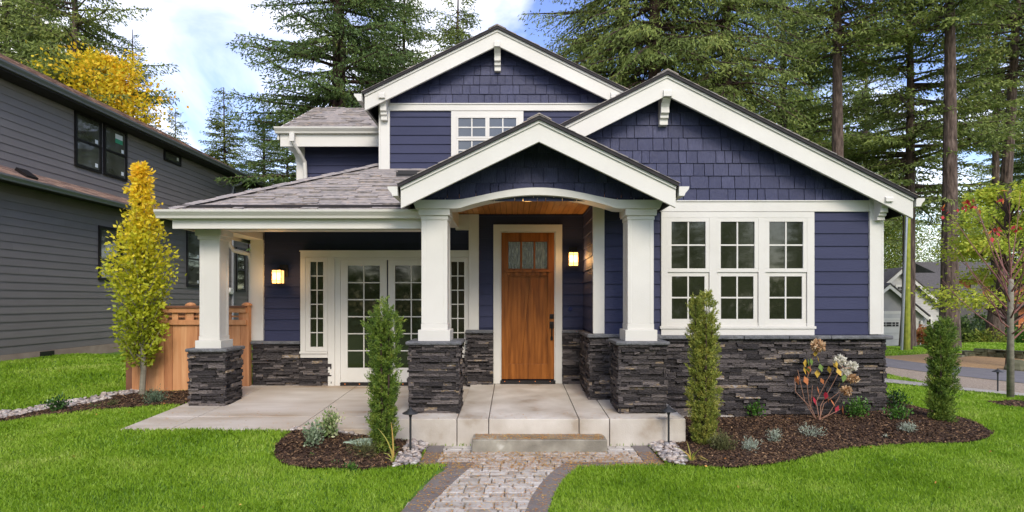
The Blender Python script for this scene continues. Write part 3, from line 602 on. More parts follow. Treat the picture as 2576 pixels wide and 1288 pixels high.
def column(xc, yc, w, wp, wc, z0, z1, hp):
    m = MB(); s = w/2
    m.box(xc-s, xc+s, yc-s, yc+s, z0+hp, z1-.12); t = w*.40      # shaft with corner boards
    for a in (-1, 1):
        for b in (-1, 1): m.box(xc+a*s-(.05 if a > 0 else -.0)-(.004 if a < 0 else -.004), xc+a*s+(.05 if a < 0 else 0)+(.004 if a > 0 else -.004)*1, yc+b*s-(.05 if b > 0 else 0)-(.004 if b < 0 else 0), yc+b*s+(.05 if b < 0 else 0)+(.004 if b > 0 else 0), z0+hp+.001, z1-.121)
    m.box(xc-wp/2, xc+wp/2, yc-wp/2, yc+wp/2, z0-.01, z0+hp*.64); m.box(xc-wp/2+.035, xc+wp/2-.035, yc-wp/2+.035, yc+wp/2-.035, z0+hp*.64, z0+hp+.0)
    m.box(xc-wc/2+.025, xc+wc/2-.025, yc-wc/2+.025, yc+wc/2-.025, z1-.14, z1-.085); m.box(xc-wc/2, xc+wc/2, yc-wc/2, yc+wc/2, z1-.085, z1)
    return part(m, 'porch_column', white, bevel=.004)
column(-1.044, 8.03, .335, .42, .41, 1.295, 3.03, .225); column(1.676, 8.03, .335, .42, .41, 1.295, 3.03, .225)
column(-4.305, 8.58, .275, .365, .37, 1.152, 2.83, .17)
# stone wainscots
def wain(x0, x1, y, zb, zt, nm='stone_base', cap=True, ret=0, xcap=.02):
    m = MB(); ledge(m, rect(x0, x1, zb, zt-.045), (0, y, 0), X_, (0, -1, 0)); p = part(m, nm, stone)
    if cap: c = MB(); c.box(x0-xcap, x1+xcap, y-.075, y+.02, zt-.05, zt); c.build('cap', capm, p, bevel=.014)
    return p
wain(-4.34, -3.56, 9.94, .40, 1.152); wain(-3.56, -3.02, 9.94, .40, .90, cap=False)
wain(-1.15, -.75, 9.94, .40, .90, cap=False)
m = MB(); m.box(-.75, -.335, 9.83, 9.95, .3, 1.30); ledge(m, rect(-.76, -.335, .44, 1.29), (0, 9.83, 0), X_, (0, -1, 0)); ledge(m, rect(9.80, 9.95, .42, 1.29), (-.75, 0, 0), Y_, (-1, 0, 0))
p = part(m, 'stone_base', stone); c = MB(); c.box(-.79, -.335, 9.75, 9.92, 1.29, 1.342); c.build('cap', capm, p, bevel=.014)
wain(.80, 1.17, 9.87, .44, 1.342, xcap=.0)
m = MB(); m.box(1.14, 1.9, 8.64, 8.72, .3, 1.29); m.box(1.13, 1.17, 8.64, 9.85, .3, 1.29)
ledge(m, rect(1.10, 2.1, slz(8.6), 1.29), (0, 8.64, 0), X_, (0, -1, 0)); ledge(m, rect(8.6, 9.87, slz(8.7), 1.29), (1.13, 0, 0), Y_, (-1, 0, 0))
p = part(m, 'stone_base', stone); c = MB(); c.box(1.06, 1.17, 8.65, 9.84, 1.29, 1.341); c.box(1.06, 2.12, 8.56, 8.66, 1.291, 1.342); c.build('cap', capm, p, bevel=.014)
m = MB(); m.box(2.0, 5.33, 8.62, 8.72, .0, 1.28); ledge(m, rect(2.0, 5.36, .16, 1.28), (0, 8.63, 0), X_, (0, -1, 0)); ledge(m, rect(8.6, 16, .2, 1.28), (5.33, 0, 0), Y_, (1, 0, 0))
p = part(m, 'stone_base', stone); c = MB()
for a, b in ((2.0, 2.62), (2.62, 3.3), (3.3, 3.95), (3.95, 4.55), (4.55, 5.44)): c.box(a+.002, b-.002, 8.53, 8.72, 1.27, 1.322)
c.box(5.34, 5.44, 8.73, 16, 1.27, 1.321); c.build('cap', capm, p, bevel=.012)
m = MB(); m.box(2.0, 5.33, 8.585, 8.66, -.1, .165); part(m, 'footing', conc)

# windows --------------------------------------------------
def sash(fr, gl, x0, x1, z0, z1, y, cols, rows, fw=.035, bar=.016, deep=.03):
    for a, b, c, d in ((x0, x1, z0, z0+fw), (x0, x1, z1-fw, z1)): fr.box(a, b, y-deep, y, c, d)
    for a, b in ((x0, x0+fw), (x1-fw, x1)): fr.box(a, b, y-deep, y, z0+fw, z1-fw)
    gx0, gx1, gz0, gz1 = x0+fw, x1-fw, z0+fw, z1-fw
    for i in range(1, cols): xx = gx0+(gx1-gx0)*i/cols; fr.box(xx-bar/2, xx+bar/2, y-.018, y-.004, gz0, gz1)
    for j in range(1, rows): zz = gz0+(gz1-gz0)*j/rows; fr.box(gx0, gx1, y-.016, y-.005, zz-bar/2, zz+bar/2)
    gl.box(gx0, gx1, y-.006, y-.002, gz0, gz1)
def window(parent, units, y, trim=None, fm=white, gm=glass, name='window'):
    fr, gl = MB(), MB()
    for u in units: sash(fr, gl, *u)
    w = fr.build(name, fm, parent, bevel=.002); gl.build('pane', gm, w); return w
# triple window of the right wall; X from D pixels at Y = 8.7
px = lambda p, Y: (p-1292)/1500*Y
pz = lambda p, Y: 1.82-(p-757)/1500*Y
zD = lambda z, k, o: (o+z/k)/1.4674
T = MB(); y = 8.70
def X8(z): return px((2300+z/1.288)/1.4674, y)
def Z8(z): return pz((600+z/1.288)/1.4674, y)
T.box(X8(178), X8(903), y-.045, y-.005, Z8(265), Z8(237)); T.box(X8(178)-.02, X8(903)+.02, y-.06, y-.004, Z8(790), Z8(778)); T.box(X8(178), X8(903), y-.045, y-.005, Z8(820), Z8(790.5))
for a, b in ((178, 209), (406, 442), (638, 672), (868, 903)): T.box(X8(a), X8(b), y-.045, y-.005, Z8(778), Z8(265))
T.box(X8(178), X8(903), y-.03, y-.005, Z8(778)+.0, Z8(763)); trim = part(T, 'window_trim', white, bevel=.003)
for a, b in ((209, 406), (442, 638), (672, 868)):
    a, b = X8(a), X8(b)
    window(HO, [(a, b, Z8(522), Z8(265), y-.012, 2, 2, .055, .022), (a+.004, b-.004, Z8(763), Z8(522), y-.0035, 2, 2, .06, .022, .02)], y)
# upper window
y = 10.15
def XU(z): return px((1300+z/3.22)/1.4674, y)
def ZU(z): return pz((350+z/3.22)/1.4674, y)
T = MB(); T.box(XU(1180), XU(2035), y-.05, y, ZU(275)+.02, ZU(205)); T.box(XU(1180), XU(1262), y-.05, y, 3.95, ZU(275)+.02); T.box(XU(1952), XU(2035), y-.05, y, 3.95, ZU(275)+.02)
T.box(XU(1588)+.0, XU(1630), y-.045, y, 3.95, ZU(275)+.02); T.box(XU(1180), XU(2035), y-.02, y-.001, 3.95, 5.05)
part(T, 'window_trim', white)
for a, b in ((1262, 1588), (1630, 1952)):
    window(HO, [(XU(a)-.03, XU(b)+.03, ZU(530), ZU(262)+.0, y-.03, 2, 2, .035, .022), (XU(a)-.03, XU(b)+.03, ZU(800), ZU(530), y-.026, 2, 2, .035, .022)], y, gm=glass_sky)
# french door group
y = 9.94
def XF(z): return px((900+z/1.61)/1.4674, y)
def ZF(z): return pz((700+z/1.61)/1.4674, y)
xc = XF(856)
T = MB(); xl = XF(342); xr = 2*xc-xl
T.box(xl, xr, y-.05, y, ZF(402), ZF(370)); T.box(xl-.012, xr+.012, y-.065, y-.001, ZF(370), ZF(362))
for s_ in (0, 1):
    mi = (lambda a: a) if not s_ else (lambda a: 2*xc-a)
    def bx(a, b, z0, z1, d): a, b = sorted((mi(a), mi(b))); T.box(a, b, y-d, y, z0, z1)
    bx(xl, XF(373), ZF(962), ZF(402), .05); bx(XF(505), XF(545), ZF(1165), ZF(402), .05); bx(XF(545.5), XF(578), ZF(1165), ZF(412), .035)
    bx(xl, XF(504), ZF(998), ZF(974), .05); bx(xl-.01, XF(504), ZF(973.5), ZF(961), .07)
T.box(XF(545), 2*xc-XF(545), y-.04, y-.002, ZF(418), ZF(403))
part(T, 'door_casing', white, bevel=.003)
for s_ in (0, 1):
    a, b = XF(374), XF(504)
    if s_: a, b = 2*xc-b, 2*xc-a
    window(HO, [(a, b, ZF(960), ZF(403), y-.018, 2, 6, .075, .017)], y)
for s_ in (0, 1):
    a, b = XF(579), XF(852)
    if s_: a, b = 2*xc-b, 2*xc-a
    fr_, gl = MB(), MB()
    gx0, gx1 = a+(XF(620)-XF(579)), b-(XF(620)-XF(579)); gz0, gz1 = ZF(1058), ZF(452); yy = y-.008
    fr_.box(a, gx0, yy-.025, yy, ZF(1143), ZF(419)); fr_.box(gx1, b, yy-.025, yy, ZF(1143), ZF(419)); fr_.box(gx0, gx1, yy-.025, yy, ZF(1143), gz0); fr_.box(gx0, gx1, yy-.025, yy, gz1, ZF(419))
    xx = (gx0+gx1)/2; fr_.box(xx-.009, xx+.009, yy-.018, yy-.004, gz0, gz1)
    for j in range(1, 6): zz = gz0+(gz1-gz0)*j/6; fr_.box(gx0, gx1, yy-.016, yy-.005, zz-.009, zz+.009)
    gl.box(gx0, gx1, yy-.006, yy-.002, gz0, gz1)
    d = part(fr_, 'french_door', white, bevel=.002); gl.build('pane', glass, d)
m = MB(); m.box(XF(578), 2*xc-XF(578), y-.06, y, ZF(1163), ZF(1146)); th_ = part(m, 'threshold', black)
mat('orange_plug', [(.7, .2, .05)])
for k in range(8): m = MB(); xx = XF(605)+k*.24; m.box(xx, xx+.014, y-.064, y-.058, ZF(1156), ZF(1149)); m.build('plug', MATS['orange_plug'], th_)
# entry door
y = 9.90
def XE(z): return px((1500+z/1.61)/1.4674, y)
def ZE(z): return pz((650+z/1.61)/1.4674, y)
T = MB(); T.box(XE(518), XE(558), y-.05, y, .452, ZE(330)); T.box(XE(885), XE(925), y-.05, y, .452, ZE(330)); T.box(XE(518), XE(925), y-.05, y, ZE(330), ZE(290))
T.box(XE(558), XE(565), y-.035, y, .455, ZE(337)); T.box(XE(878), XE(885), y-.035, y, .455, ZE(337)); T.box(XE(558), XE(885), y-.035, y, ZE(337), ZE(331))
part(T, 'door_casing', white, bevel=.003)
D = MB(); yd = y-.002; x0, x1, z0, z1 = XE(566), XE(878), ZE(1205), ZE(338)
D.box(x0, x1, yd-.012, yd+.02, z0, z1)
def dr(a, b, c, d, dp=.038): D.box(XE(a), XE(b), yd-dp, yd-.0125, ZE(d), ZE(c))
dr(566, 605, 338, 1205); dr(838, 878, 338, 1205); dr(605.2, 837.8, 338.5, 388); dr(605.2, 837.8, 552, 598); dr(605.2, 837.8, 1115, 1204.5)
for a, b in ((677, 687), (756, 765)): dr(a, b, 388, 552, .022)
mp_ = [(XE(738), ZE(598)), (XE(747), ZE(598)), (XE(765), ZE(1115)), (XE(685), ZE(1115))]
D.prism([mp_[0], mp_[1], mp_[2], mp_[3]], yd-.037, yd-.0125, 'y')
D.box(XE(583), XE(860), yd-.075, yd-.0385, ZE(572), ZE(559))
for k in range(6): a = 600+k*42; D.box(XE(a), XE(a+22), yd-.062, yd-.0385, ZE(590), ZE(572.3))
door = part(D, 'front_door', doorw, bevel=.0025)
G = MB()
for a, b in ((607, 676), (688, 755), (766, 836)): G.box(XE(a), XE(b), yd-.016, yd-.0125, ZE(550), ZE(392))
G.build('pane', mat('leaded_glass', [(0, (.03, .035, .02)), (.5, (.10, .12, .08)), (1, (.25, .28, .22))], scale=14, stretch=(3, 3, .6), rough=.15, bump=.004, bscale=40, spec=.8), door)
B = MB()
for a, b in ((607, 676), (688, 755), (766, 836)):
    w = XE(b)-XE(a)
    for f in (.2, .36, .62, .84): B.box(XE(a)+w*f-.0018, XE(a)+w*f+.0018, yd-.019, yd-.0165, ZE(550), ZE(392))
    for zz in (405, 424, 520, 538): B.box(XE(a), XE(b), yd-.0188, yd-.0166, ZE(zz)-.002, ZE(zz)+.002)
B.build('leading', mat('lead_came', [(.12, .12, .12)], metal=.6, rough=.4), door)
Hd = MB(); hx = XE(863); Hd.box(hx-.035, hx+.035, yd-.055, yd-.0385, ZE(847), ZE(820)); Hd.box(hx-.035, hx+.035, yd-.055, yd-.0385, ZE(905), ZE(864)); Hd.lathe((hx, yd-.06, ZE(834)-.012), [(.012, 0), (.014, .012), (.012, .024)], 12)
Hd.tube([(hx, yd-.045, ZE(880)), (hx, yd-.085, ZE(892)), (hx, yd-.09, ZE(930)), (hx, yd-.075, ZE(955)), (hx, yd-.04, ZE(965))], .011, 8); Hd.box(hx-.02, hx+.02, yd-.055, yd-.0385, ZE(975), ZE(952)); Hd.build('handle', metalb, door, bevel=.003)
m = MB(); m.box(XE(560), XE(884), y-.07, y, .452, .508); th_ = part(m, 'threshold', black)
for z in (585, 672, 765, 853): m = MB(); m.box(XE(z)-.007, XE(z)+.007, y-.075, y-.068, .487, .5); m.build('plug', MATS['orange_plug'], th_)
m = MB(); m.tube([(XE(972), y-.02, ZE(789)), (XE(972), y-.04, ZE(789))], .034, 20); part(m, 'doorbell', mat('doorbell_blue', [(.01, .015, .09)], rough=.3))
# wall lamps
def wall_lamp(x, y, zc, left):
    m = MB(); m.box(x-.06+left, x+.075+left, y-.02, y-.001, zc-.0, zc+.20)
    m.box(x-.095+.01, x+.095-.01, y-.19, y-.02, zc+.105, zc+.115); m.box(x-.02, x+.02, y-.10, y-.02, zc+.11, zc+.15)
    for a in (-1, 1):
        for b in (-.185, -.035): m.box(x+a*.077-.005, x+a*.077+.005, y+b-.005, y+b+.005, zc-.115, zc+.105)
    m.box(x-.004, x+.004, y-.192, y-.186, zc-.115, zc+.105); m.box(x-.08, x+.08, y-.192, y-.187, zc-.07, zc-.065); m.box(x-.08, x+.08, y-.192, y-.187, zc+.068, zc+.073)
    m.box(x-.085, x+.085, y-.195, y-.025, zc-.125, zc-.113)
    p = part(m, 'wall_lamp', metalb); g_ = MB(); g_.box(x-.07, x+.07, y-.18, y-.04, zc-.11, zc+.10); g_.build('lamp_glass', lampglow, p)
    ld = bpy.data.lights.new('lamp_bulb', 'POINT'); ld.energy = 4.5; ld.color = (1, .58, .24); ld.shadow_soft_size = .06
    lo = bpy.data.objects.new('lamp_bulb', ld); COL.objects.link(lo); lo.parent = HO; lo.location = Vector((x, y-.26, zc))-WL[HO.name]
wall_lamp(px(704, 9.98)+.02, 9.965, pz(696, 9.9), .05); wall_lamp(px(1441, 9.82), 9.88, pz(652, 9.8), 0)
# downspouts, roof vent
m = MB(); zt = pz(337, 11.5); m.box(-4.29, -4.20, 11.40, 11.47, zt-.16, zt)
m.tube([(-4.245, 11.44, zt-.14), (-4.17, 11.6, zt-.33), (-4.12, 11.76, zt-.48), (-4.12, 11.80, zt-.75), (-4.12, 11.80, 3.6)], .04, 10); part(m, 'downspout', white, smooth=False)
m = MB(); m.tube([(-4.72, 9.9, 2.93), (-4.72, 9.9, 2.76), (-4.66, 9.93, 2.66), (-4.50, 9.95, 2.62), (-4.42, 9.97, 2.60), (-4.40, 9.98, 2.5), (-4.40, 9.98, 1.32), (-4.44, 9.96, 1.2), (-4.46, 9.90, 1.12), (-4.43, 9.88, .95), (-4.42, 9.88, .47)], .036, 10); part(m, 'downspout', white)
m = MB(); c = Vector((-1.7, 9.75, zf(9.75))); m.box(c.x-.19, c.x+.19, c.y-.16, c.y+.16, c.z-.05, c.z+.02); m.prism([(c.y-.17, c.z-.02), (c.y-.17, c.z+.045), (c.y+.2, c.z+.12), (c.y+.2, c.z+.09)], c.x-.16, c.x+.16, 'x'); part(m, 'roof_vent', black)

# ------------------------------------------------------------ NEIGHBOUR (built facing -Y, turned to face +X)
NB = bpy.data.objects.new('charcoal_house', None); COL.objects.link(NB); NB.rotation_euler = (0, 0, R(90)); WL[NB.name] = Vector((0, 0, 0))
tag(NB, 'long two-storey charcoal grey house with black window frames left of the lawn', 'house')
yn = 11.0
m = MB(); m.box(1, 23.3, yn, 19, 0, 7); m.box(23.0, 25.2, yn+.25, 18.5, 0, 7); m.build('wall_core', char, NB)
m = MB(); siding(m, rect(1, 23.35, .66, 6.75), yn, .1755, .66); m.build('siding', char, NB)
m = MB(); siding(m, rect(23.35, 25.2, .66, 6.75), yn+.24, .1755, .66); m.build('siding', char, NB)
m = MB(); m.box(0.9, 23.36, yn-.03, yn+.01, .0, .655); m.box(23.3, 25.22, yn+.2, yn+.3, 0, .655); m.build('foundation', mat('foundation', [(0, (.30, .22, .17)), (1, (.42, .33, .26))], scale=3, rough=.9), NB)
ve = MB(); vx = 11*1500/(1292-97); ve.box(vx, vx+.42, yn-.045, yn-.02, .48, .64); ve.build('foundation_vent', black, NB)
# main roof
m = MB(); ye, ze = 10.55, 6.75
m.prism([(ye, ze-.13), (ye-.0, ze), (ye+4.3, ze+2.21), (ye+8.6, ze), (ye+8.6, ze-.13), (ye+4.3, ze+2.06)], 0.5, 25.35, 'x'); rf = m.build('roof', black, NB)
m = MB(); c = 1/math.sqrt(1+.515**2); clad(m, rect(.5, 25.35, 0, 4.3/c), (0, ye-.02, ze), X_, (0, c, .515*c), (0, -.515*c, c), .143, lambda: random.uniform(.2, .45), lambda: random.choice([.006, .012]), tilt=.5); m.build('shingles', shing_br, rf)
galvp = mat('dark_gutter', [(.20, .20, .21)], rough=.35, metal=.3)
m = MB(); m.prism([(ye, ze+.01), (ye-.12, ze+.01), (ye-.115, ze-.03), (ye-.07, ze-.08), (ye-.06, ze-.12), (ye, ze-.12)], .5, 25.35, 'x'); m.build('gutter', galvp, NB)
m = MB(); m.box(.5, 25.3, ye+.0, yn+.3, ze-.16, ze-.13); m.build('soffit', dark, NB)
# pent roof
m = MB(); m.prism([(10.50, 4.36), (10.50, 4.42), (yn+.02, 4.72), (yn+.02, 4.36)], 1, 19.9, 'x'); m.prism([(10.5, 4.38), (10.5, 4.42), (yn, 4.70)], 19.9, 20.2, 'x'); rf = m.build('pent_roof', black, NB)
m = MB(); v = Vector((0, .5, .3)).normalized(); clad(m, rect(1, 20.2, 0, .583), (0, 10.49, 4.425), X_, v, (0, -v.z, v.y), .12, lambda: random.uniform(.2, .4), lambda: random.choice([.006, .012]), tilt=.5); m.build('shingles', shing_br, rf)
m = MB(); m.prism([(10.5, 4.43), (10.38, 4.43), (10.385, 4.39), (10.43, 4.34), (10.44, 4.31), (10.5, 4.31)], 1, 20.1, 'x'); m.build('gutter', mat('neighbour_gutter', [(.24, .235, .24)], rough=.35, metal=.3), NB)
m = MB(); vx = 10.7*1500/(1292-72); m.prism([(10.62, 4.5), (10.60, 4.56), (10.85, 4.74), (10.9, 4.66)], vx-.15, vx+.15, 'x'); m.build('roof_vent', black, NB)
glass_n = mat('neighbour_glass', [(.03, .03, .02), (.10, .10, .08)], scale=1.6, rough=.05, spec=.9)
stick = mat('sticker', [(.75, .76, .74)]); stickg = mat('green_sticker', [(.05, .30, .16)])
def nwin(a, b, z0, z1, yy=yn, dbl=True):
    fr_, gl = MB(), MB(); yy = yy-.02; fw = .07
    fr_.box(a, b, yy-.04, yy, z0, z0+fw); fr_.box(a, b, yy-.04, yy, z1-fw, z1); fr_.box(a, a+fw, yy-.04, yy, z0+fw, z1-fw); fr_.box(b-fw, b, yy-.04, yy, z0+fw, z1-fw)
    if dbl: zm = (z0+z1)/2; fr_.box(a+fw, b-fw, yy-.03, yy, zm-.03, zm+.03)
    gl.box(a+fw, b-fw, yy-.012, yy-.002, z0+fw, z1-fw); w = fr_.build('window', black, NB); gl.build('pane', glass_n, w)
    for zz in ([(z0+fw+.06), (z0+z1)/2+.06] if dbl else [z0+fw+.08]): s_ = MB(); s_.box(b-fw-.16, b-fw-.06, yy-.016, yy-.0125, zz, zz+.10); s_.build('sticker', stick, w)
    return w
nwin(14.9, 15.86, 5.2, 6.58)
w = nwin(15.95, 16.9, 5.2, 6.58); s_ = MB(); s_.box(16.42, 16.72, yn-.037, yn-.033, 6.18, 6.30); s_.build('sticker', stickg, w); s_ = MB(); s_.box(16.42, 16.72, yn-.037, yn-.033, 6.30, 6.43); s_.build('sticker', stick, w)
nwin(18.7, 19.65, 6.24, 6.6, dbl=False); nwin(23.5, 24.0, 5.4, 6.5, yn+.24)
nwin(15.76, 16.6, 2.37, 3.82, dbl=False); nwin(16.65, 17.4, 2.37, 3.82, dbl=False); nwin(20.0, 20.9, 2.3, 4.2); nwin(24.1, 24.9, 2.2, 4.0, yn+.24)
m = MB(); m.tube([(23.42, 10.5, 6.62), (23.35, 10.7, 6.4), (23.2, 10.9, 6.3), (23.2, 10.93, 6.1), (23.2, 10.93, .7)], .05, 8); m.build('downspout', mat('grey_pipe', [(.25, .25, .26)], rough=.4), NB)
m = MB(); m.tube([(25.15, 11.1, 4.6), (25.15, 11.1, .7)], .05, 8); m.build('downspout', MATS['grey_pipe'], NB)
m = MB(); m.tube([(23.0, 10.98, 2.2), (23.0, 10.86, 2.2)], .13, 14); m.build('wall_vent', white, NB)

# ------------------------------------------------------------ cedar fence
FE = empty('cedar_fence', (-5.3, 9.85, .3), 'new orange cedar fence with open lattice top between the two houses', 'fence')
zt = pz(771, 9.8); x0, x1 = -6.33, -4.40
def P(mb, nm, mm=cedar, **k): return mb.build(nm, mm, FE, **k)
m = MB(); x = x0
while x < x1-.02:
    w = min(.14, x1-x); m.box(x+.002, x+w-.002, 9.84+random.uniform(0, .008), 9.87, .30, zt-.29); x += w
P(m, 'boards')
m = MB(); m.box(x0, x1, 9.80, 9.84, zt-.10, zt-.02); m.box(x0, x1, 9.80, 9.84, zt-.30, zt-.22); P(m, 'rail')
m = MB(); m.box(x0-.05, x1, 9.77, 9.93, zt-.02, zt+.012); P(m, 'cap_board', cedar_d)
m = MB(); x = x0+.03; k = 0
while x < x1-.1: m.box(x, x+(.10 if k % 2 else .14), 9.845, 9.86, zt-.22, zt-.10); x += .22; k += 1
m.box(x0, x1, 9.862, 9.872, zt-.18, zt-.15); P(m, 'lattice')
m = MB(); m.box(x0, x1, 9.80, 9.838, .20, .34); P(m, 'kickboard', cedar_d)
for xx in (x0-.02, -5.35, x1-.02):
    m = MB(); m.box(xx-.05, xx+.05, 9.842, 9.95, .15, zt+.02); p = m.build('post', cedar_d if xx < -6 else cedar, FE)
    m = MB(); m.lathe((xx, 9.88, zt+.013), [(.085, 0), (.085, .02), (.05, .045), (.01, .055)], 8); m.build('post_cap', cedar, p)
m = MB(); 
for i in range(20): m.box(x0-.04, x0-.02, 9.97+i*.14+.002, 9.97+(i+1)*.14-.002, .3, zt-.02)
P(m, 'boards')

# ------------------------------------------------------------ path lights
def path_light(x, y, z, h, label, first=[None]):
    if first[0] is None:
        r = empty('path_light', (x, y, z), label, 'lamp', 'black path lights along the garden')
        m = MB(); m.lathe((x, y, z-.05), [(.013, 0), (.013, .46), (.022, .49), (.028, .52), (.028, .545)], 12); m.build('post', lampmetal, r, smooth=False)
        m = MB(); m.lathe((x, y, z+.46), [(.095, 0), (.092, .008), (.04, .035), (.03, .05), (.018, .052), (.012, .07), (.003, .08)], 20); m.build('lamp_shade', lampmetal, r, smooth=True)
        first[0] = r; return r
    s = first[0]; r = s.copy(); COL.objects.link(r); r.location = (x, y, z); r['label'] = label; r.scale = (1, 1, h/.54)
    for ch in s.children: c_ = ch.copy(); COL.objects.link(c_); c_.parent = r
    return r
p = gz(1032.5, 1139); path_light(p.x, p.y, p.z, .54, 'black path light standing in pebbles left of the concrete step')
p = gz(1682, 1125); path_light(p.x, p.y, p.z, .52, 'black path light standing in pebbles right of the concrete step')
p = gz(2510, 988); path_light(p.x, p.y, p.z, .48, 'distant black path light at the lawn edge near the bare sapling')

# ------------------------------------------------------------ foliage tools
def unit(a): return a/np.maximum(np.linalg.norm(a, axis=-1, keepdims=True), 1e-9)
def leafcards(C, D, length, width, rnd=.5, four=True, g=rng):
    """leaf quads at C pointing roughly along D"""
    n = len(C); D = unit(D+g.normal(0, rnd, (n, 3))); A = unit(np.cross(D, g.normal(0, 1, (n, 3)))); l = (length*g.uniform(.7, 1.3, n))[:, None]; w = (width*g.uniform(.7, 1.3, n))[:, None]
    return np.stack([C, C+D*l*.45+A*w, C+D*l, C+D*l*.45-A*w], 1)
def conifer(seed, H, Rr, cs, tr, nm, lf, dens=1.0, droop=.35, layered=0, card=.19, cw=.032, trunk_m=bark, base=0, thin=0.0):
    """trunk + boughs with hanging sprays; returns (trunk MB, leaf array)"""
    g = np.random.default_rng(seed); T = MB()
    tw = lambda z: tr*(1-.96*z/H)+.012
    bend = g.uniform(-.15, .15, 2)
    ax = lambda z: np.array([bend[0]*math.sin(z/H*3), bend[1]*math.sin(z/H*2.3), z])
    T.tube([ax(z) for z in np.linspace(-.3, H, 12)], [tw(max(z, 0))*(1.25 if z < .2 else 1) for z in np.linspace(-.3, H, 12)], 10)
    C, D = [], []; z = cs*H
    while z < H*.99:
        f = (z-cs*H)/(H-cs*H); prof = (1-f)**.75*(.55+.45*min(1, f*5+.25)); k = (8 if not layered else 6) if f < .85 else 5
        for b in range(k):
            if g.random() < thin: continue
            az = g.uniform(0, 6.28); Lb = Rr*prof*g.uniform(.6, 1.12)+.25; nseg = max(4, int(Lb/.16)); t = np.linspace(0, 1, nseg)
            el = g.uniform(-.15, .25)+.35*f; dr_ = droop*g.uniform(.6, 1.4)*(1-f*.8)
            rad = t*Lb; zz = z+g.uniform(-.15, .15)+np.tan(el)*rad*.6-dr_*Lb*t**1.6*.6+.12*Lb*np.maximum(t-.7, 0)
            a0 = ax(z); side = np.array([-math.sin(az), math.cos(az), 0]); outw = np.array([math.cos(az), math.sin(az), 0])
            wob = g.uniform(-.2, .2)*Lb*t**2
            pts = a0[None, :]*[1, 1, 0]+outw*rad[:, None]+side*wob[:, None]+np.stack([0*t, 0*t, zz], -1)
            if Lb > .9: T.tube([tuple(pts[0]), tuple(pts[nseg//3]), tuple(pts[2*nseg//3]), tuple(pts[-1])], [max(.012, .018*Lb)+.006, .012*Lb+.006, .008*Lb+.003, .003], 4, cap=False)
            # twigs both sides
            st = .10 if layered else .16
            for i in range(nseg):
                if t[i] < st: continue
                for s in (-1, 1):
                    tl = (.30*Lb*(1-t[i])**.7*(.35+t[i])+.16)*g.uniform(.6, 1.25); nk = max(2, int(tl/.075*dens)); u = (np.arange(nk)+g.random(nk))/nk
                    sd2 = s*side*.85+outw*.55; hang = -.45*droop*2.2*u**1.3*tl*g.uniform(.3, 1.5)
                    c = pts[i][None]+sd2[None]*(u*tl)[:, None]+np.stack([0*u, 0*u, hang], -1)+g.normal(0, .03, (nk, 3))
                    C.append(c); D.append(np.tile(sd2*.5+outw*.3+np.array([0, 0, -.25-droop*.5]), (nk, 1)))
        z += (H*(1-cs)/60)*(1.0 if not layered else 1.35)*g.uniform(.7, 1.3)
    C = np.concatenate(C); D = np.concatenate(D); V = leafcards(C, D, card, cw, .45, g=g)
    return T, V
def place_tree(px_, Y, T, V, nm, lm, tm, label, cat='tree', group=None, z0=None, X=None):
    x = (px_-1292)/1500*Y if X is None else X; z = h1(x, Y) if z0 is None else z0; r = empty(nm, (0, 0, 0), label, cat, group)
    t = T.build('trunk', tm, r); c = cards('crown', V, lm, r); r.location = (x, Y, z); WL[r.name] = Vector((x, Y, z)); return r
def copy_tree(src, x, y, z, rz, sc, label, group=None):
    r = src.copy(); COL.objects.link(r); r.location = (x, y, z); r.rotation_euler = (0, 0, rz); r.scale = (sc, sc, sc) if not isinstance(sc, tuple) else sc; r['label'] = label
    if group: r['group'] = group
    for ch in src.children:
        c_ = ch.copy(); COL.objects.link(c_); c_.parent = r
    return r
FG = 'tall fir trees behind the houses'
tA = place_tree(850, 24, *conifer(1, 27, 4.9, .15, .40, 'a', fir, dens=1.5, droop=.40, thin=.08, card=.15, cw=.024), 'fir_tree', fir, bark_d, 'huge dense fir tree rising directly behind the left wing roof of the blue house', group=FG)
tB = place_tree(1575, 22, *conifer(2, 24, 4.2, .36, .30, 'b', fir_o, dens=1.25, droop=.75, thin=.40, card=.15, cw=.02), 'fir_tree', fir_o, bark_d, 'drooping fir with dark trunk rising between the two largest gables, left of the pair', group=FG)
tC = place_tree(1155, 32, *conifer(3, 19.5, 3.4, .04, .24, 'c', fir_o, dens=1.3, droop=.35), 'fir_tree', fir_o, bark_d, 'slender fir tree just left of the highest gable peak', group=FG)
tD = place_tree(2283, 27, *conifer(4, 22, 5.0, .30, .28, 'd', fir_o, dens=1.1, droop=.28, layered=1, thin=.25), 'fir_tree', fir_o, bark, 'open layered fir tree behind the utility pole', group=FG)
tE = place_tree(2388, 23.5, *conifer(5, 25, 3.6, .50, .32, 'e', fir_o, dens=.9, droop=.4, thin=.55), 'fir_tree', fir_o, bark, 'tall fir with thick bare trunk behind the far columnar shrub', group=FG)
def cp(s, px_, Y, rz, sc, lb): 
    x = (px_-1292)/1500*Y; return copy_tree(s, x, Y, h1(x, Y), rz, sc, lb, FG)
cp(tB, 1641, 20, 2.2, (1, 1, 1.08), 'fir with reddish trunk at the peak of the right gable, right of the pair')
cp(tB, 1830, 20.5, 4.1, (.85, .85, 1), 'dark fir with hanging boughs above the slope of the right gable')
cp(tD, 1470, 33, 1.0, .85, 'distant fir behind the valley between the highest and right gables')
cp(tD, 1975, 30, 2.0, 1.0, 'pale green open fir above the middle of the right roof slope')
cp(tE, 2110, 24.5, .8, .95, 'fir with narrow bare trunk above the right roof slope')
cp(tE, 2508, 33, 2.8, .9, 'thin bare-trunked fir between the thick trunk and the leaning one')
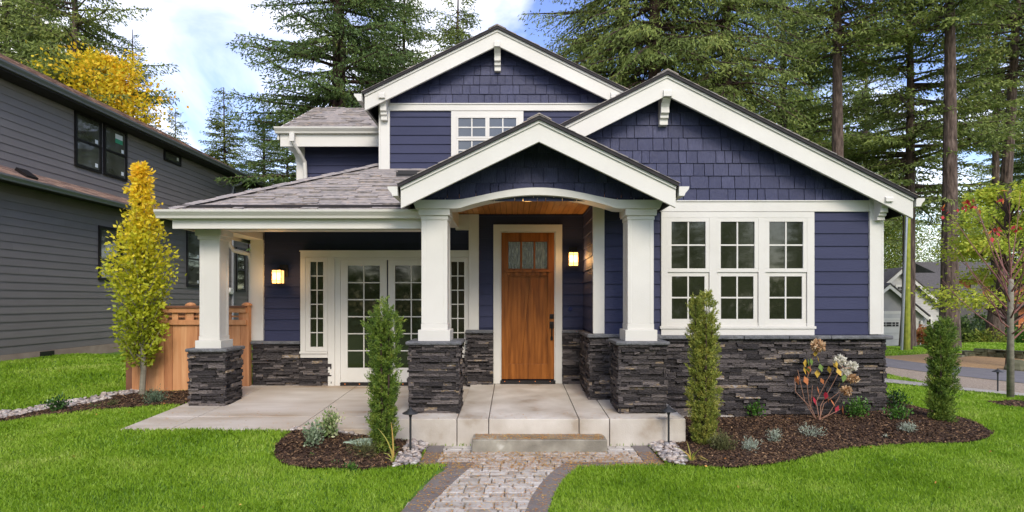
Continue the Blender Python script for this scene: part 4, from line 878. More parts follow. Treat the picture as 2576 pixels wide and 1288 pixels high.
lt = cp(tE, 2500, 28, 5.0, .98, 'leaning bare-trunked fir at the right edge'); lt.rotation_euler = (0, R(3.2), 5.0)
cp(tD, 2180, 58, 4.0, 1.5, 'fir tree with spreading boughs far behind the low end of the right roof')
cp(tA, 2640, 34, 3.0, .8, 'fir tree half outside the right edge')
cp(tE, 15, 28, 1.2, (.9, .9, .9), 'thick trunked fir at the far left edge above the charcoal roof')
cp(tD, 60, 31, 2.2, .95, 'layered fir behind the leftmost trunk')
cp(tD, 188, 27, 5.4, 1.0, 'tall layered fir behind the left part of the yellow maple')
cp(tA, 335, 30, 3.3, (.55, .55, .56), 'dark fir to the right of the yellow maple')
cp(tC, 440, 33, 1.5, (.62, .62, .62), 'small fir tip showing above the charcoal roof gutter')
cp(tC, 560, 33, 2.5, (.8, .8, .68), 'lone pointed fir against the sky between the two houses')
cp(tA, 665, 31, .7, (.58, .58, .44), 'bushy fir between the lone pointed fir and the left wing')
cp(tD, 720, 34, .2, .55, 'low fir beside the left wing wall')
cp(tC, 960, 36, 4.2, 1.0, 'fir in the back row behind the huge dense fir')
cp(tD, 1020, 28, 2.9, .8, 'layered fir behind the left slope of the highest gable')
for i, (a, b, s_, lb) in enumerate(((2040, 46, 1.0, 'back row fir over the middle right roof slope'), (2540, 70, 1.3, 'far fir rising behind the right end of the far fence'), (100, 44, 1.0, 'back row fir behind the golden maple'), (215, 40, .95, 'back row fir right of the tall layered fir'))):
    cp([tA, tD][i % 2], a, b, i*1.7, s_, lb)
# unseen low trees added behind the camera follow below, for pane reflections only

# broadleaf trees
def broad(seed, H, Rr, h0, nb, nl, leaf, lw, up=.5, shape='round', tr=.12, spread=.5):
    g = np.random.default_rng(seed); T = MB(); T.tube([(0, 0, -.2), (g.uniform(-.05, .05), 0, h0), (g.uniform(-.1, .1), g.uniform(-.1, .1), H*.6), (0, 0, H*.92)], [tr*1.2, tr, tr*.55, tr*.12], 9)
    C, D = [], []
    for b in range(nb):
        f = (b+g.random())/nb; z = h0+(H*.9-h0)*f; az = b*2.4+g.uniform(-.4, .4)
        pr = {'round': math.sin(math.pi*min(1, .18+.82*f))**.6, 'col': min(1, .5+1.6*f)*(1-f)**.85+.03}[shape]
        Lb = Rr*pr*g.uniform(.7, 1.1); d = np.array([math.cos(az), math.sin(az), up]); n = 6
        p = np.array([0, 0, z]); pts = [p.copy()]
        for i in range(n): p = p+d*Lb/n+g.normal(0, .05*Lb, 3); d = d+np.array([0, 0, .06 if shape == 'round' else .18]); pts.append(p.copy())
        pts = np.array(pts); r0 = tr*.42*(1-.6*f); T.tube([tuple(q) for q in pts[::2]], [r0, r0*.6, r0*.35, r0*.15], 5, cap=False)
        m_ = int(nl/nb*(.4+pr)); i = g.integers(1, n+1, m_); c = pts[i]+g.normal(0, spread*Lb*.42, (m_, 3))*[1, 1, .8]
        cl = g.normal(0, .05*Rr, (m_//6+1, 3)); c += cl[g.integers(0, len(cl), m_)]
        C.append(c); D.append(unit(c-[0, 0, z])+[0, 0, -.2])
    C = np.concatenate(C); D = np.concatenate(D); ok = C[:, 2] > h0*.6
    return T, leafcards(C[ok], D[ok], leaf, lw, .8, g=g)
T, V = broad(21, 13.2, 2.1, 4.5, 70, 20000, .15, .055, up=.7, tr=.18, spread=.42)
place_tree(262, 26, T, V, 'maple_tree', yellow, bark, 'golden yellow autumn maple behind the charcoal roof', z0=.4)
T, V = broad(22, 17, 4.5, 3, 70, 20000, .20, .06, up=.4, tr=.16)
tl1 = place_tree(1790, 36, T, V, 'broadleaf_tree', lime, bark, 'light green broadleaf tree behind the middle of the right gable slope', group='light green trees behind the right roof')
for a, b, s_, lb in ((2000, 38, 1, 'light green broadleaf tree behind the lower right roof slope'), (2170, 62, 1.1, 'light green broadleaf tree behind the lowest end of the right roof'), (1720, 42, .95, 'light green broadleaf tree just right of the right gable peak'), (2420, 62, .9, 'light green broadleaf tree far behind the orange house'), (2250, 64, .8, 'light green broadleaf tree far behind the garage')):
    x = (a-1292)/1500*b; copy_tree(tl1, x, b, h1(x, b), a, s_, lb, 'light green trees behind the right roof')
T, V = broad(23, 5, 1.8, 1.2, 24, 3500, .18, .08); place_tree(636, 30, T, V, 'plum_tree', burg, bark_d, 'burgundy leaved tree seen between fence post and downspout', z0=.4)
for i in range(20):  # low trees added out of view to fill the pane reflections
    x = -28+i*2.9; copy_tree([tl1, tA][i % 2], x, -15-(i % 3)*1.5, 0, i*1.3, [.42, .34][i % 2]*(1+.12*(i % 3)), 'low unseen tree added behind the camera to be reflected in the windows', 'trees added behind the camera for reflections')
hx = rng.uniform(-30, 30, 26000); hz = rng.uniform(0, 1, 26000)**.8*3.0; hy = -12.5+rng.normal(0, .45, 26000)*(1-.2*hz/3)  # unseen leaf band, added to cover the horizon mirrored in the panes
Hh = np.stack([hx, hy, hz+.25*np.sin(hx*1.3)], -1); cards('reflection_hedge', leafcards(Hh, rng.normal(0, 1, (26000, 3))+[0, 0, .5], .28, .10, .6), lime, label='unseen band of leaves added behind the camera to hide the horizon in window reflections', cat='reflection_hedge', kind='stuff')
# hornbeam
p = gz(355, 997); T, V = broad(31, 4.1, .57, .42, 84, 9500, .068, .021, up=1.15, shape='col', tr=.042, spread=.36)
r = place_tree(0, p.y, T, V, 'hornbeam_tree', horn, bark_s, 'slim young tree turning yellow at the top in front of the cedar fence', X=p.x, z0=p.z)
# Japanese maple, layered
def layered_maple(seed, H, Rr):
    g = np.random.default_rng(seed); T = MB(); T.tube([(0, 0, -.2), (.1, 0, 1.0), (-.2, .1, 2.2), (0, 0, H)], [.08, .07, .045, .015], 8); C = []; D = []
    for b in range(44):
        z = 1.5+(H-1.2)*g.random()**.8; az = g.uniform(0, 6.28); Lb = Rr*(1-.62*(z/H)**2)*g.uniform(.45, 1.1); o = np.array([math.cos(az), math.sin(az), .12]); end = np.array([0, 0, z])+o*Lb
        T.tube([(0, 0, z-.5), tuple(np.array([0, 0, z])+o*Lb*.45), tuple(end)], [.035, .018, .006], 5, cap=False)
        n = 300; t = g.uniform(.35, 1.05, n); s = g.normal(0, .26*Lb, n)*t; c = np.array([0, 0, z])+o*(t*Lb)[:, None]+np.array([-math.sin(az), math.cos(az), 0])*s[:, None]+np.stack([0*t, 0*t, g.normal(0, .11, n)-.10*(np.abs(s)+t)], -1)
        C.append(c); D.append(np.tile(o+[0, 0, -.3], (n, 1)))
    return T, leafcards(np.concatenate(C), np.concatenate(D), .105, .026, .7, g=g)
T, V = layered_maple(41, 4.6, 2.5); place_tree(2535, 16.5, T, V, 'japanese_maple', acer, bark_d, 'spreading yellow green maple behind the bare sapling')
# sapling
def sapling():
    g = np.random.default_rng(5); p = gz(2542, 1003); r = empty('sapling', (p.x, p.y, p.z), 'bare young sapling with reddish branches on the right lawn', 'tree'); T = MB(); q = lambda a: tuple(np.array(a)+np.array(p))
    T.tube([q((0, 0, -.1)), q((0, 0, 1.6)), q((.01, 0, 2.2))], [.06, .05, .042], 10); T.build('trunk', bark_s, r, smooth=True); B = MB(); tips = []
    for i in range(22):
        z = 1.05+1.3*(i/22); az = i*2.4; Lb = g.uniform(.7, 1.35); d = np.array([math.cos(az)*.75, math.sin(az)*.75, .55+.8*(i/22)]); a = np.array([0, 0, z]); pts = [a]
        for k in range(4): a = a+d*Lb/4+g.normal(0, .03, 3); d = d+[0, 0, .16]; pts.append(a)
        B.tube([q(x) for x in pts], [.016, .013, .009, .006, .003], 5, cap=False); tips.append(pts[-1])
        for s in (2, 3):
            e_ = pts[s]+np.array([math.cos(az+s*2), math.sin(az+s*2), 1.1])*.3; B.tube([q(pts[s]), q(e_)], [.006, .002], 4, cap=False); tips.append(e_)
    B.build('branches', bark_r, r); C = []
    for t in tips:
        if t[2] > 3.1 and g.random() < .55: C.append(t+g.normal(0, .05, (5, 3)))
    C = np.concatenate(C) if C else np.zeros((1, 3)); o = cards('leaves', leafcards(C+np.array(p), np.tile([0, 0, -.6], (len(C), 1)), .10, .03, .5, g=g), mat('red_leaves', [(0, (.35, .02, .02)), (.6, (.6, .05, .06)), (1, (.55, .25, .03))], fac='island', trans=.3), r)
sapling()
# columnar yews
def yewbush(x, y, z, H, W, seed, m_, label, tops=5):
    g = np.random.default_rng(seed); r = empty('columnar_yew', (x, y, z), label, 'shrub', 'columnar yews against the house'); T = MB(); C = []; D = []
    nl = tops+3
    for s in range(nl):
        a = s*2.4+g.uniform(-.4, .4); rr = W*(0 if s == 0 else g.uniform(.16, .33)); cx, cy = rr*math.cos(a), rr*math.sin(a); hh = H*(1 if s == 0 else g.uniform(.82, 1.0)); w0 = W*g.uniform(.19, .24)
        T.tube([(x, y, z-.05), (x+cx, y+cy, z+hh*.5), (x+cx*1.1, y+cy*1.1, z+hh*.95)], [.018, .012, .004], 5)
        nc = int(165*hh); zc = g.random(nc)**.92*hh; keep = g.random(nc) > .12; th = g.uniform(0, 6.28, nc); ph = g.uniform(0, 6)
        wr = w0*np.minimum(1, (hh-zc)/(.09*hh)+.15)*np.where(zc < .10*hh, .75, 1)*(1+.32*np.sin(zc*19+ph)*np.sin(th+zc*7)+.2*np.sin(zc*41+ph)); rad = wr*np.sqrt(g.uniform(.25, 1.5, nc))
        sway = .02*np.sin(zc*4+ph); c0 = np.stack([cx*(.55+.5*zc/hh)+sway+rad*np.cos(th), cy*(.55+.5*zc/hh)+rad*np.sin(th), zc], -1)[keep]; thk = th[keep]; k = 26; nc = len(c0)
        ax_ = unit(np.stack([np.cos(thk)*.8, np.sin(thk)*.8, g.uniform(.4, 1.5, nc)], -1)); tt = np.tile(np.linspace(0, 1, k), nc); c = np.repeat(c0, k, 0)+np.repeat(ax_, k, 0)*(tt*.075)[:, None]+g.normal(0, .004, (nc*k, 3))
        C.append(c); D.append(np.repeat(ax_, k, 0)*.9+g.normal(0, .55, (nc*k, 3)))
    C = np.concatenate(C)+[x, y, z]; D = np.concatenate(D); T.build('stems', bark_d, r); cards('foliage', leafcards(C, D, .030, .0042, .2, g=g), m_, r)
p = gz(967, 1141); yewbush(p.x, p.y, p.z, 1.74, .35, 51, yew, 'dark green columnar yew beside the left path light')
p = gz(1772, 1120); yewbush(p.x, p.y, p.z, 1.86, .34, 52, yew_y, 'lighter olive columnar yew in front of the stone wall right of the porch', 4)
p = gz(2370, 1062); yewbush(p.x, p.y, p.z, 1.38, .33, 53, yew, 'columnar yew standing alone at the right end of the long bed')
# small shrubs
def shrub(px_, py, wpx, hpx, nm, m_, label, leaf=.035, lw=.012, n=500, seed=0, up=.4, group=None, stems=9, shape=0):
    g = np.random.default_rng(seed); p = gz(px_, py); s = 1500/p.y; W_, H_ = wpx/s, hpx/s; r = empty(nm, tuple(p), label, 'shrub' if 'tree' not in nm else 'tree', group); T = MB(); C = []; D = []
    for i in range(stems):
        a = g.uniform(0, 6.28); f = math.sqrt(g.random()); d = np.array([math.cos(a)*f*W_/2*.85, math.sin(a)*f*W_/2*.85, H_*(.9-.35*f)]); T.tube([tuple(p), tuple(np.array(p)+d*[.6, .6, .4]), tuple(np.array(p)+d)], [.006, .004, .002], 4, cap=False)
        k = n//stems; t = g.uniform(.25, 1.05, k); c = d[None]*t[:, None]*np.stack([.6+.4*t, .6+.4*t, t*0+1], -1)+g.normal(0, .13*W_, (k, 3))*[1, 1, .75]; c[:, 2] = np.abs(c[:, 2]); C.append(c); D.append(unit(c+1e-3)+[0, 0, up])
    C = np.concatenate(C)+np.array(p); D = np.concatenate(D); T.build('stems', bark_d, r); cards('foliage', leafcards(C, D, leaf, lw, .6, g=g), m_, r); return r
holly = mat('holly_leaves', [(0, (.01, .035, .01)), (.6, (.03, .085, .018)), (1, (.10, .20, .05))], fac='island', rough=.3, trans=.15)
bright = mat('bright_shrub_leaves', [(0, (.03, .09, .012)), (.6, (.07, .18, .025)), (1, (.16, .30, .05))], fac='island', rough=.35, trans=.25)
lav = mat('lavender_leaves', [(.20, .25, .18), (.40, .45, .36)], fac='island', rough=.8)
vari = mat('variegated_leaves', [(0, (.10, .20, .05)), (.5, (.28, .36, .13)), (1, (.62, .62, .36))], fac='island', rough=.5, trans=.25)
olive = mat('olive_leaves', [(.05, .065, .02), (.17, .17, .06)], fac='both', rough=.7, trans=.2)
ros = mat('rosemary_leaves', [(.05, .09, .05), (.16, .23, .14)], fac='island', rough=.7)
shrub(828, 1108, 58, 84, 'variegated_shrub', vari, 'cream edged variegated shrub, taller of the pair in the left bed', .04, .012, 620, 1)
shrub(786, 1130, 52, 72, 'variegated_shrub', mat('grey_green_leaves', [(.08, .15, .07), (.36, .42, .27)], fac='island', rough=.5, trans=.2), 'grey green shrub in front of the cream edged one', .036, .011, 480, 2)
shrub(908, 1143, 90, 28, 'thyme_mound', olive, 'flat olive feathery mound beside the pale green valve lid', .06, .003, 700, 3, up=0)
shrub(875, 1186, 40, 16, 'low_sprig', bright, 'small bright green sprig at the front edge of the left bed', .03, .006, 160, 4); shrub(845, 1172, 32, 12, 'low_sprig', holly, 'sparse dark sprig in the middle of the left bed', .025, .006, 60, 5); shrub(783, 1155, 40, 10, 'low_sprig', bright, 'tiny green sprig below the grey green shrub', .02, .005, 60, 6)
shrub(1898, 1052, 58, 50, 'holly_shrub', bright, 'small glossy shrub at the stone wall right of the olive yew', .04, .013, 320, 7); shrub(2154, 1054, 66, 56, 'holly_shrub', bright, 'round glossy shrub right of the hydrangea', .036, .011, 520, 8)
shrub(2256, 1060, 56, 46, 'holly_shrub', bright, 'bright green shrub just past the corner of the stone wall', .036, .012, 320, 9); shrub(2252, 1026, 66, 46, 'holly_shrub', holly, 'dark shrub at the back corner of the stone wall', .036, .011, 420, 10)
shrub(1814, 1138, 66, 48, 'olive_shrub', olive, 'soft olive shrub at the foot of the right columnar yew', .03, .006, 1300, 11)
LG = 'grey lavender tufts in the long bed'
for i, (a, b, w, h, lb) in enumerate(((1887, 1137, 54, 32, 'grey lavender tuft nearest the olive yew, with a purple flower'), (1945, 1117, 44, 38, 'grey lavender tuft second from the olive yew'), (2037, 1102, 60, 34, 'wide grey lavender tuft below the hydrangea'), (2282, 1090, 50, 28, 'grey lavender tuft near the right end of the long bed'), (2230, 1106, 18, 10, 'tiny green grey seedling in the long bed'))):
    shrub(a, b, w, h, 'lavender_tuft', lav, lb, .035, .0035, 420 if w > 20 else 60, 20+i, group=LG)
shrub(143, 1040, 50, 46, 'holly_shrub', holly, 'dark shrub standing by the pebble strip on the left lawn', .035, .011, 420, 30); shrub(283, 1025, 34, 18, 'low_sprig', olive, 'low olive sprig in the left mulch strip', .03, .006, 160, 31); shrub(237, 1030, 44, 10, 'low_sprig', bright, 'flat green sprig left of the olive sprig', .02, .005, 90, 32)
shrub(394, 1018, 66, 42, 'rosemary_bush', ros, 'grey green rosemary bush left of the corner pier', .035, .0045, 900, 33)
# strappy plants
straw = mat('strappy_leaf', [(0, (.12, .19, .03)), (.5, (.33, .34, .06)), (1, (.60, .36, .10))], fac='island', rough=.5, trans=.3)
def strappy(px_, py, label, seed, spec):
    p = gz(px_, py); r = empty('iris_clump', tuple(p), label, 'plant', 'strap leaved clumps beside the step'); m = MB(); g = np.random.default_rng(seed)
    for (dx, dz, L_) in spec:
        s = p.y/1500; e_ = np.array([dx*s, g.uniform(-.05, .05), dz*s]); n = 6; pts = []
        for i in range(n+1):
            t = i/n; q = np.array(p)+np.array([e_[0]*t**1.5, e_[1]*t-.02, 0])+np.array([0, 0, L_*s*math.sin(t*math.pi*.5)*(1-t)+e_[2]*t]); pts.append(q)
        v = []
        for i, q in enumerate(pts): w = .008*(1-i/n)**.6+.001; v += [q+[-w, -.002, 0], q+[w, .002, 0]]
        m.add(v, [(2*i, 2*i+1, 2*i+3, 2*i+2) for i in range(n)])
    m.build('leaves', straw, r)
strappy(991, 1168, 'yellowing strap leaved clump beside the left path light', 1, [(-40, 92, 30), (-8, 105, 20), (-68, 12, 70), (-66, -4, 30), (-100, -14, 40), (-20, 40, 60), (-4, 84, 10), (16, 40, 10), (-55, 6, 40), (10, 20, 30)])
strappy(1738, 1165, 'yellow green strap leaved clump beside the right path light', 2, [(-48, 45, 20), (-30, 30, 30), (-10, 55, 10), (30, 45, 20), (52, 4, 40), (62, -8, 45), (40, 10, 45), (-50, 20, 25), (10, 30, 30), (20, -2, 40), (-20, -6, 30), (70, 0, 30)])
# valve lid
p = gz(905, 1118); m = MB(); m.prism([(p.x-.17, p.y-.10), (p.x+.15, p.y-.10), (p.x+.17, p.y+.11), (p.x-.10, p.y+.12)], p.z, p.z+.05, 'z'); m.build('valve_box_lid', mat('pale_green_lid', [(.22, .32, .23), (.36, .44, .33)], scale=6, rough=.6, bump=.004), bevel=.01, label='pale green valve box lid in the mulch beside the left yew', cat='lid')
m = MB(); ribbon(m, [(-1.22, 6.36), (-.86, 6.36)], [(-1.22, 6.46), (-.80, 6.46)], -.05, .03); m.build('drain_cover', black, label='dark flat drain cover in the grass at the path corner', cat='drain cover')
# hydrangea
def hydrangea():
    p = gz(2055, 1060); s = p.y/1500; r = empty('hydrangea', tuple(p), 'leggy hydrangea with white and tan flower heads before the stone wall', 'shrub'); T = MB(); g = np.random.default_rng(9)
    def w(px_, py): return Vector((px(px_, p.y), p.y+g.uniform(-.08, .02), pz(py, p.y)))
    st = [[(2055, 1058), (2020, 1010), (2005, 930)], [(2055, 1058), (2035, 1015), (2030, 960), (2040, 920), (2050, 880)], [(2055, 1058), (2050, 1010), (2075, 960), (2085, 935)], [(2056, 1056), (2065, 1020), (2100, 960), (2118, 920)], [(2056, 1056), (2072, 1015), (2120, 975)], [(2056, 1058), (2080, 1040), (2110, 1000), (2130, 955)], [(2040, 1030), (2042, 1000), (2045, 970)], [(2057, 1058), (2090, 1040), (2115, 1030)], [(2030, 1020), (1998, 985), (1997, 950)], [(2118, 925), (2112, 908)], [(2118, 925), (2138, 924)]]
    for q in st: T.tube([w(*a) for a in q], [.006, .0045, .004, .0035, .003][:len(q)], 5, cap=False)
    T.build('stems', mat('tan_stem', [(.22, .11, .07), (.36, .20, .13)]), r)
    def bloom(px_, py, rad, mm, nm='flower_head'):
        c = np.array(w(px_, py)); d = unit(g.normal(0, 1, (110, 3))); C = c+d*rad*.7*np.array([1, 1, .8]); cards(nm, np.concatenate([leafcards(C, d, rad*.5, rad*.17, .5, g=g), leafcards(c+d*rad*.4, d, rad*.5, rad*.2, .9, g=g)]), mm, r)
    wb = mat('white_petals', [(.60, .56, .45), (.80, .78, .68)], fac='island', trans=.2); tb = mat('tan_petals', [(0, (.38, .20, .09)), (.6, (.58, .38, .2)), (1, (.75, .62, .42))], fac='island', trans=.2)
    bloom(2051, 869, .10, tb); bloom(2112, 906, .085, wb); bloom(2140, 920, .08, wb); bloom(2126, 937, .075, wb); bloom(2138, 951, .075, tb); bloom(2124, 981, .075, tb)
    cols = {'g': mat('hydrangea_green', [(.16, .26, .05)], trans=.3), 'y': mat('hydrangea_yellow', [(.65, .42, .06)], trans=.3), 'o': mat('hydrangea_orange', [(.62, .22, .08)], trans=.3), 'r': mat('hydrangea_red', [(.50, .035, .06)], trans=.3)}
    for cc, ls in {'g': [(2026, 905), (2035, 905), (2027, 930), (2030, 945), (2062, 920), (2070, 922), (2118, 945), (2100, 900)], 'y': [(2048, 888), (2053, 900), (2022, 908), (2058, 935), (2080, 925), (2096, 912), (2099, 930), (2113, 965), (2020, 925), (2096, 918)], 'o': [(2005, 950), (1997, 952), (2018, 950), (2032, 925), (2061, 955), (2050, 975), (2080, 998), (2086, 1008), (2112, 1022)], 'r': [(2040, 995), (2047, 1003), (2078, 992), (2072, 990), (2110, 1025)]}.items():
        V_ = []
        for a in ls:
            c = np.array(w(*a)); V_.append(leafcards(c[None]+[0, 0, .03], np.array([[g.uniform(-.3, .3), -.2, -1]]), .11, .034, .2, g=g)); 
        cards('leaves', np.concatenate(V_), cols[cc], r)
hydrangea()

# ------------------------------------------------------------ far right: pole, houses, fence, wall
r = empty('utility_pole', (px(2282, 22), 22, 0), 'mossy utility pole with metal conduit beyond the right corner', 'pole'); m = MB(); xx = px(2282, 22)
m.tube([(xx, 22, -.5), (xx+.01, 22, 5.2)], [.17, .15], 14); m.build('pole', bark_d, r); m = MB(); m.tube([(xx-.09, 21.88, -.4), (xx-.07, 21.88, 5.1)], [.11, .10], 10); m.build('moss', moss, r)
m = MB(); m.tube([(xx-.34, 21.8, -.2), (xx-.15, 21.8, 4.9)], .045, 8); m.build('conduit', galv, r)
GH = empty('garage_house', (px(2260, 45), 45, -1.6), 'pale grey house with white garage door far beyond the road', 'house')
Y = 45.0
def q(zx, zy, Y=45.0): D_ = ((3230+zx/2.862)/1.4674, (900+zy/2.862)/1.4674); return px(D_[0], Y), pz(D_[1], Y)
m = MB(); a = q(290, 290, 46); xr_, zr_ = q(870, 800, 46); xl_ = 2*a[0]-xr_
m.prism([(xl_, -2.2), (xr_-.5, -2.2), (xr_-.5, zr_+.4), (a[0], a[1]), (xl_, zr_+.1)], 46, 54, 'y'); m.build('wall', grey_s, GH)
m = MB(); cl = [(q(100, 700, 46)[0], q(0, 950, 46)[1]), (q(655, 0, 46)[0], q(0, 950, 46)[1]), (q(655, 600, 46)), (a[0], a[1]-.1), (q(100, 430, 46))]
siding(m, [(xl_, -1.6), (xr_-.5, -1.6), (xr_-.5, zr_+.4), (a[0], a[1]), (xl_, zr_+.1)], 46, .2, -1.6); m.build('siding', grey_s, GH)
b = q(160, 450); c_ = q(545, 770); bl = 2*b[0]-c_[0]
m = MB(); m.prism([(bl, -2.2), (c_[0], -2.2), (c_[0], c_[1]), (b[0], b[1]), (bl, c_[1])], 45, 48, 'y'); m.build('garage_wall', grey_d, GH)
def rk(ax_, az_, ex, ez, y0, y1, w_, nm):
    m = MB(); 
    lx = 2*ax_-ex; m.prism([(lx, ez), (ax_, az_), (ex, ez), (ex, ez-w_), (ax_, az_-w_), (lx, ez-w_)], y0, y0+.1, 'y'); m.build('rake_board', white, GH)
    m = MB(); m.prism([(lx-.1, ez), (ax_, az_+.02), (ex+.1, ez), (ex+.1, ez+.1), (ax_, az_+.12), (lx-.1, ez+.1)], y0-.05, y1, 'y'); m.build('roof', groof, GH)
A1 = q(290, 265, 45.6); A2 = q(870, 770, 45.6); rk(A1[0], A1[1], A2[0], A2[1], 45.6, 54.4, .3, '')
B1 = q(160, 428, 44.6); B2 = q(570, 770, 44.6); rk(B1[0], B1[1], B2[0], B2[1], 44.6, 48, .3, '')
m = MB(); x_l = q(-900, 0)[0]; m.prism([(46.5, A1[1]-1.4), (50, A1[1]+.05), (50, A1[1]-.1), (46.5, A1[1]-1.6)], x_l, A1[0], 'x'); m.prism([(46.5, A1[1]-2.6), (52, A1[1]+.0), (53.9, A1[1]-.3), (53.9, -2), (46.5, -2)], A1[0]+.05, q(700, 0, 52)[0], 'x'); m.box(x_l, A1[0], 47, 53, -2, A1[1]-1.4); m.build('roof', groof, GH)
m = MB(); y4 = 44.96
def gb(mb, x0, x1, z0, z1, d0=0, d1=.04): a = q(x0, z0); b_ = q(x1, z1); mb.box(a[0], b_[0], y4-d1, y4-d0, b_[1], a[1])
gb(m, -300, 500, 710, 740); gb(m, -300, 455, 783, 806); gb(m, 415, 455, 806.5, 1080); m.build('trim', white, GH)
m = MB(); gb(m, -300, 520, 741, 782, 0, .02); gb(m, 455.5, 520, 782.5, 1080, 0, .02); m.build('siding', grey_s, GH)
m = MB()
for k in range(4): gb(m, -300, 414, 808+k*68, 808+k*68+66, 0, .02)
d = m.build('garage_door', white, GH); m = MB()
for x0_ in (40, 140, 300):
    for k in range(3):
        for j in range(2): gb(m, x0_+k*37, x0_+k*37+30, 828+j*24, 828+j*24+20, .02, .03)
m.build('pane', black, d)
m = MB()
def gbx(mb, x0, x1, z0, z1, Yw, d0, d1): a = q(x0, z0, Yw); b_ = q(x1, z1, Yw); mb.box(a[0], b_[0], Yw-d1, Yw-d0, b_[1], a[1])
gbx(m, 505, 600, 770, 930, 46, .02, .08); w = m.build('window', white, GH); m = MB(); gbx(m, 527, 580, 795, 850, 46, .08, .09); gbx(m, 527, 580, 862, 922, 46, .08, .09); m.build('pane', glass, w)
m = MB(); gbx(m, 212, 300, 432, 522, 46, .02, .08); w = m.build('window', white, GH); m = MB()
for i in range(2):
    for j in range(2): gbx(m, 232+i*28, 256+i*28, 455+j*28, 479+j*28, 46, .08, .09)
m.build('pane', black, w)
m = MB(); gb(m, 460, 482, 812, 850, .02, .2); m.build('wall_lamp', white, GH)
OH = empty('orange_house', (px(2480, 55), 55, -2), 'orange wood clad house with dark roof behind the maple', 'house')
m = MB(); m.box(px(2412, 55), px(2800, 55), 55, 62, -2.5, pz(700, 55)); m.build('wall', orangew, OH)
m = MB(); m.box(px(2395, 54), px(2820, 54), 53.8, 63, pz(702, 54), pz(695, 54)); m.prism([(53.8, pz(696, 54)), (58, pz(660, 54)+.3), (63, pz(696, 54))], px(2370, 54), px(2820, 54), 'x'); m.box(px(2412, 54.5), px(2800, 54.5), 54.2, 55, pz(772, 54.5), pz(765, 54.5)); m.build('roof', groof, OH)
m = MB(); m.box(px(2440, 55), px(2470, 55), 54.9, 55.02, pz(760, 55), pz(715, 55)); m.box(px(2480, 55), px(2560, 55), 54.9, 55.02, pz(860, 55), pz(775, 55)); m.build('window', glass, OH)
# far cedar fence
FF = empty('cedar_fence', (px(2500, 40), 40, -1.1), 'far cedar fence in front of the orange house', 'fence'); ztf = pz(818, 40)
m = MB(); x = px(2396, 40)
while x < px(2760, 40): m.box(x+.004, x+.146, 40, 40.03, -1.4, ztf-.32); x += .15
m.box(px(2396, 40), px(2760, 40), 39.96, 40.0, ztf-.38, ztf-.28); m.box(px(2396, 40), px(2760, 40), 39.96, 40.06, ztf-.08, ztf); m.build('boards', cedar, FF)
for i in range(6):
    xx = px(2434, 40)+i*1.85; m = MB(); m.box(xx-.08, xx+.08, 39.92, 40.1, -1.4, ztf+.1); p_ = m.build('post', cedar, FF); m = MB(); m.lathe((xx, 40, ztf+.1), [(.12, 0), (.12, .05), (.02, .12)], 4); m.build('post_cap', cedar, p_)
# low dry stone wall on the far lawn
m = MB(); pts = [gp(*p_) for p_ in ((2395, 901), (2420, 897), (2450, 896), (2490, 898), (2530, 901), (2576, 904), (2700, 912))]
for i in range(len(pts)-1):
    a = Vector((*pts[i], 0)); b = Vector((*pts[i+1], 0)); n = max(1, int((b-a).length/.4)); U = (b-a).normalized(); Nn = Vector((U.y, -U.x, 0)); a.z = h1(a.x, a.y)
    hh = min(.25, .08+.1*i)
    clad(m, rect(0, (b-a).length, 0, hh), a, U, Z_, Nn, .08, lambda: random.uniform(.18, .5), lambda: random.uniform(.05, .14), jit=.02, gap=.006)
    m.add([a, b+Vector((0, 0, a.z)), b+Vector((0, 0, a.z+hh)), a+Vector((0, 0, hh))], [(0, 1, 2, 3)]); m.add([a+Vector((0, 0, hh))+Nn*.1, b+Vector((0, 0, a.z+hh))+Nn*.1, b-Nn*.25+Vector((0, 0, a.z+hh)), a-Nn*.25+Vector((0, 0, hh))], [(0, 1, 2, 3)])
m.build('dry_stone_wall', mat('mossy_stone', [(0, (.03, .035, .015)), (.5, (.09, .09, .05)), (1, (.22, .21, .14))], fac='both', scale=5, rough=.9), label='low mossy dry stone wall edging the far lawn', cat='wall')
ms = MATS['mossy_stone']; p = gz(2560, 932); m = MB(); m.lathe((p.x, p.y, p.z-.1), [(.26, 0), (.3, .15), (.22, .32), (.08, .38)], 9); m.build('boulder', ms, label='mossy boulder beside the road near the sapling', cat='boulder')
# shrubs beyond the road
def fshrub(px_, Y, w, h, m_, label, seed, leaf=.14):
    x = px(px_, Y); z = h1(x, Y); g = np.random.default_rng(seed); r = empty('far_shrub', (x, Y, z), label, 'shrub'); n = 1300; d = unit(g.normal(0, 1, (n, 3))); d[:, 2] = np.abs(d[:, 2]); lump = 1+.3*np.sin(d[:, :1]*5+seed)*np.sin(d[:, 1:2]*4)
    C = d*g.uniform(.4, 1, (n, 1))**.5*np.array([w/2, w/2, h])*lump+[x, Y, z]; T = MB(); T.tube([(x, Y, z-.1), (x, Y, z+h*.5)], [.04, .02], 5); T.build('stems', bark_d, r); cards('foliage', leafcards(C, d+[0, 0, .2], leaf, leaf*.3, .6, g=g), m_, r)
redsh = mat('russet_leaves', [(0, (.16, .17, .03)), (.5, (.36, .17, .05)), (1, (.45, .09, .07))], fac='island', trans=.3)
fshrub(2322, 28, 1.1, .75, redsh, 'russet and green shrub beside the white garage', 1); fshrub(2440, 30, 1.8, 1.25, fir_b, 'rounded blue green shrub in front of the far fence', 2); fshrub(2470, 31, 1.0, 1.6, fir, 'upright dark shrub in front of the far fence', 3)
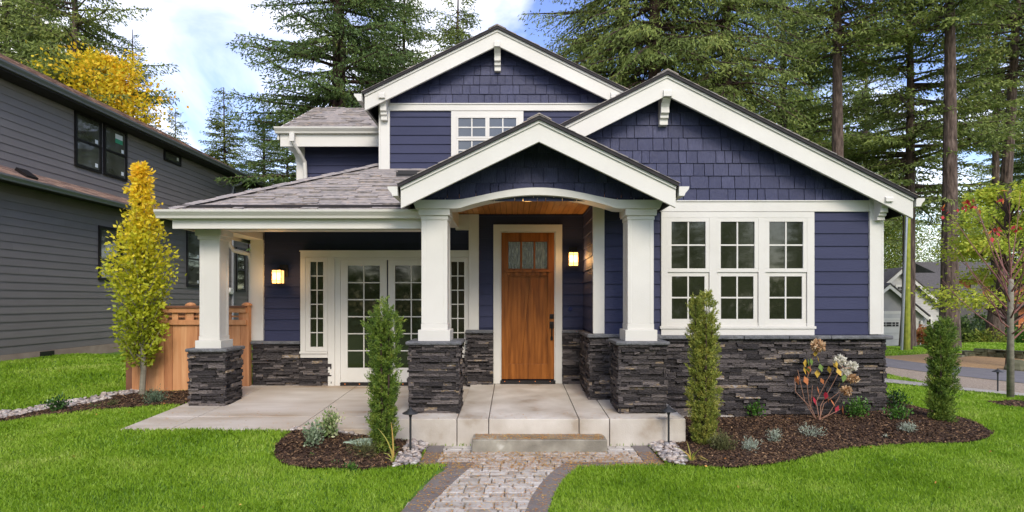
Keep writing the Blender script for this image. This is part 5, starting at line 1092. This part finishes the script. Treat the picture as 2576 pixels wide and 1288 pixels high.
fshrub(2418, 29, .9, 1.2, fir, 'small dark conical shrub at the left end of the far fence', 4); fshrub(2490, 28, 1.6, .7, lime, 'low pale shrub right of the far trunk base', 5); fshrub(2545, 28, 1.7, .8, bright, 'low green shrub behind the sapling trunk', 6); fshrub(2600, 28, 2, .9, lime, 'low pale shrub at the right edge beyond the road', 7)
# distant house sliver left
SH = empty('distant_house', (px(660, 40), 40, .3), 'small distant house glimpsed between downspout and fence', 'house'); m = MB(); m.box(px(600, 40), px(760, 40), 40, 46, 0, pz(690, 40)); m.build('wall', grey_s, SH)
m = MB(); m.prism([(39.5, pz(692, 40)), (43, pz(640, 40)), (46.5, pz(692, 40))], px(590, 40), px(770, 40), 'x'); m.build('roof', shing_br, SH)

# ------------------------------------------------------------ fallen needles, leaves
def litter(name, regs, m_, label, size=.016):
    V_ = []
    for x0, x1, y0, y1, n, zf_ in regs:
        x = rng.uniform(x0, x1, n); y = rng.uniform(y0, y1, n); z = np.array([zf_(a, b) for a, b in zip(x, y)]); ok = z > -5; x, y, z = x[ok], y[ok], z[ok]; k = x.size
        th = rng.uniform(0, 6.28, k); l = size*rng.uniform(.5, 1.5, k); w = l*rng.uniform(.12, .3, k); C = np.stack([x, y, z+.003], -1); d = np.stack([np.cos(th)*l, np.sin(th)*l, rng.uniform(0, .003, k)], -1); e_ = np.stack([-np.sin(th)*w, np.cos(th)*w, 0*w], -1)
        V_.append(np.stack([C-d, C+e_, C+d, C-e_], 1))
    cards(name, np.concatenate(V_), m_, label=label, cat='litter', kind='stuff')
wp = walk_poly
def zw(a, b): return .014 if bool(inpoly(np.array([a]), np.array([b]), wp)[0]) else -9
litter('fallen_needles', [(-1.15, 1.7, 4.6, 7.1, 6500, zw), (-1.06, 1.68, 6.4, 7.14, 3200, zw), (-.48, 1.1, 7.16, 7.46, 1500, lambda a, b: .156), (-1.5, 2.1, 7.48, 7.8, 160, lambda a, b: slz(b)), (-4.6, -1.6, 7.15, 8.2, 200, lambda a, b: slz(b)-.036), (-4, .3, 8.2, 9.9, 500, lambda a, b: zf(b)+.02)], needle_m, 'orange fir needles scattered on the path, step and porch roof')
no = [walk_poly, patio_p, slab_p, house_p, neigh_p, road]
x, y_ = sample(170, -9, 10, 4.5, 13, outside=no); k = x.size; th = rng.uniform(0, 6.28, k); C = np.stack([x, y_, hgt(x, y_)+.045], -1); D = np.stack([np.cos(th), np.sin(th), rng.uniform(-.3, .3, k)], -1)
cards('fallen_leaves', leafcards(C, D, .032, .01, .2), needle_m, label='scattered tan and yellow leaves on the lawns and beds', cat='litter', kind='stuff')
for ob in bpy.data.objects:
    if ob.type == 'MESH' and ob.parent is None and 'kind' not in ob and 'label' not in ob: print('UNTAGGED', ob.name)
print('faces', sum(len(m_.polygons) for m_ in bpy.data.meshes))
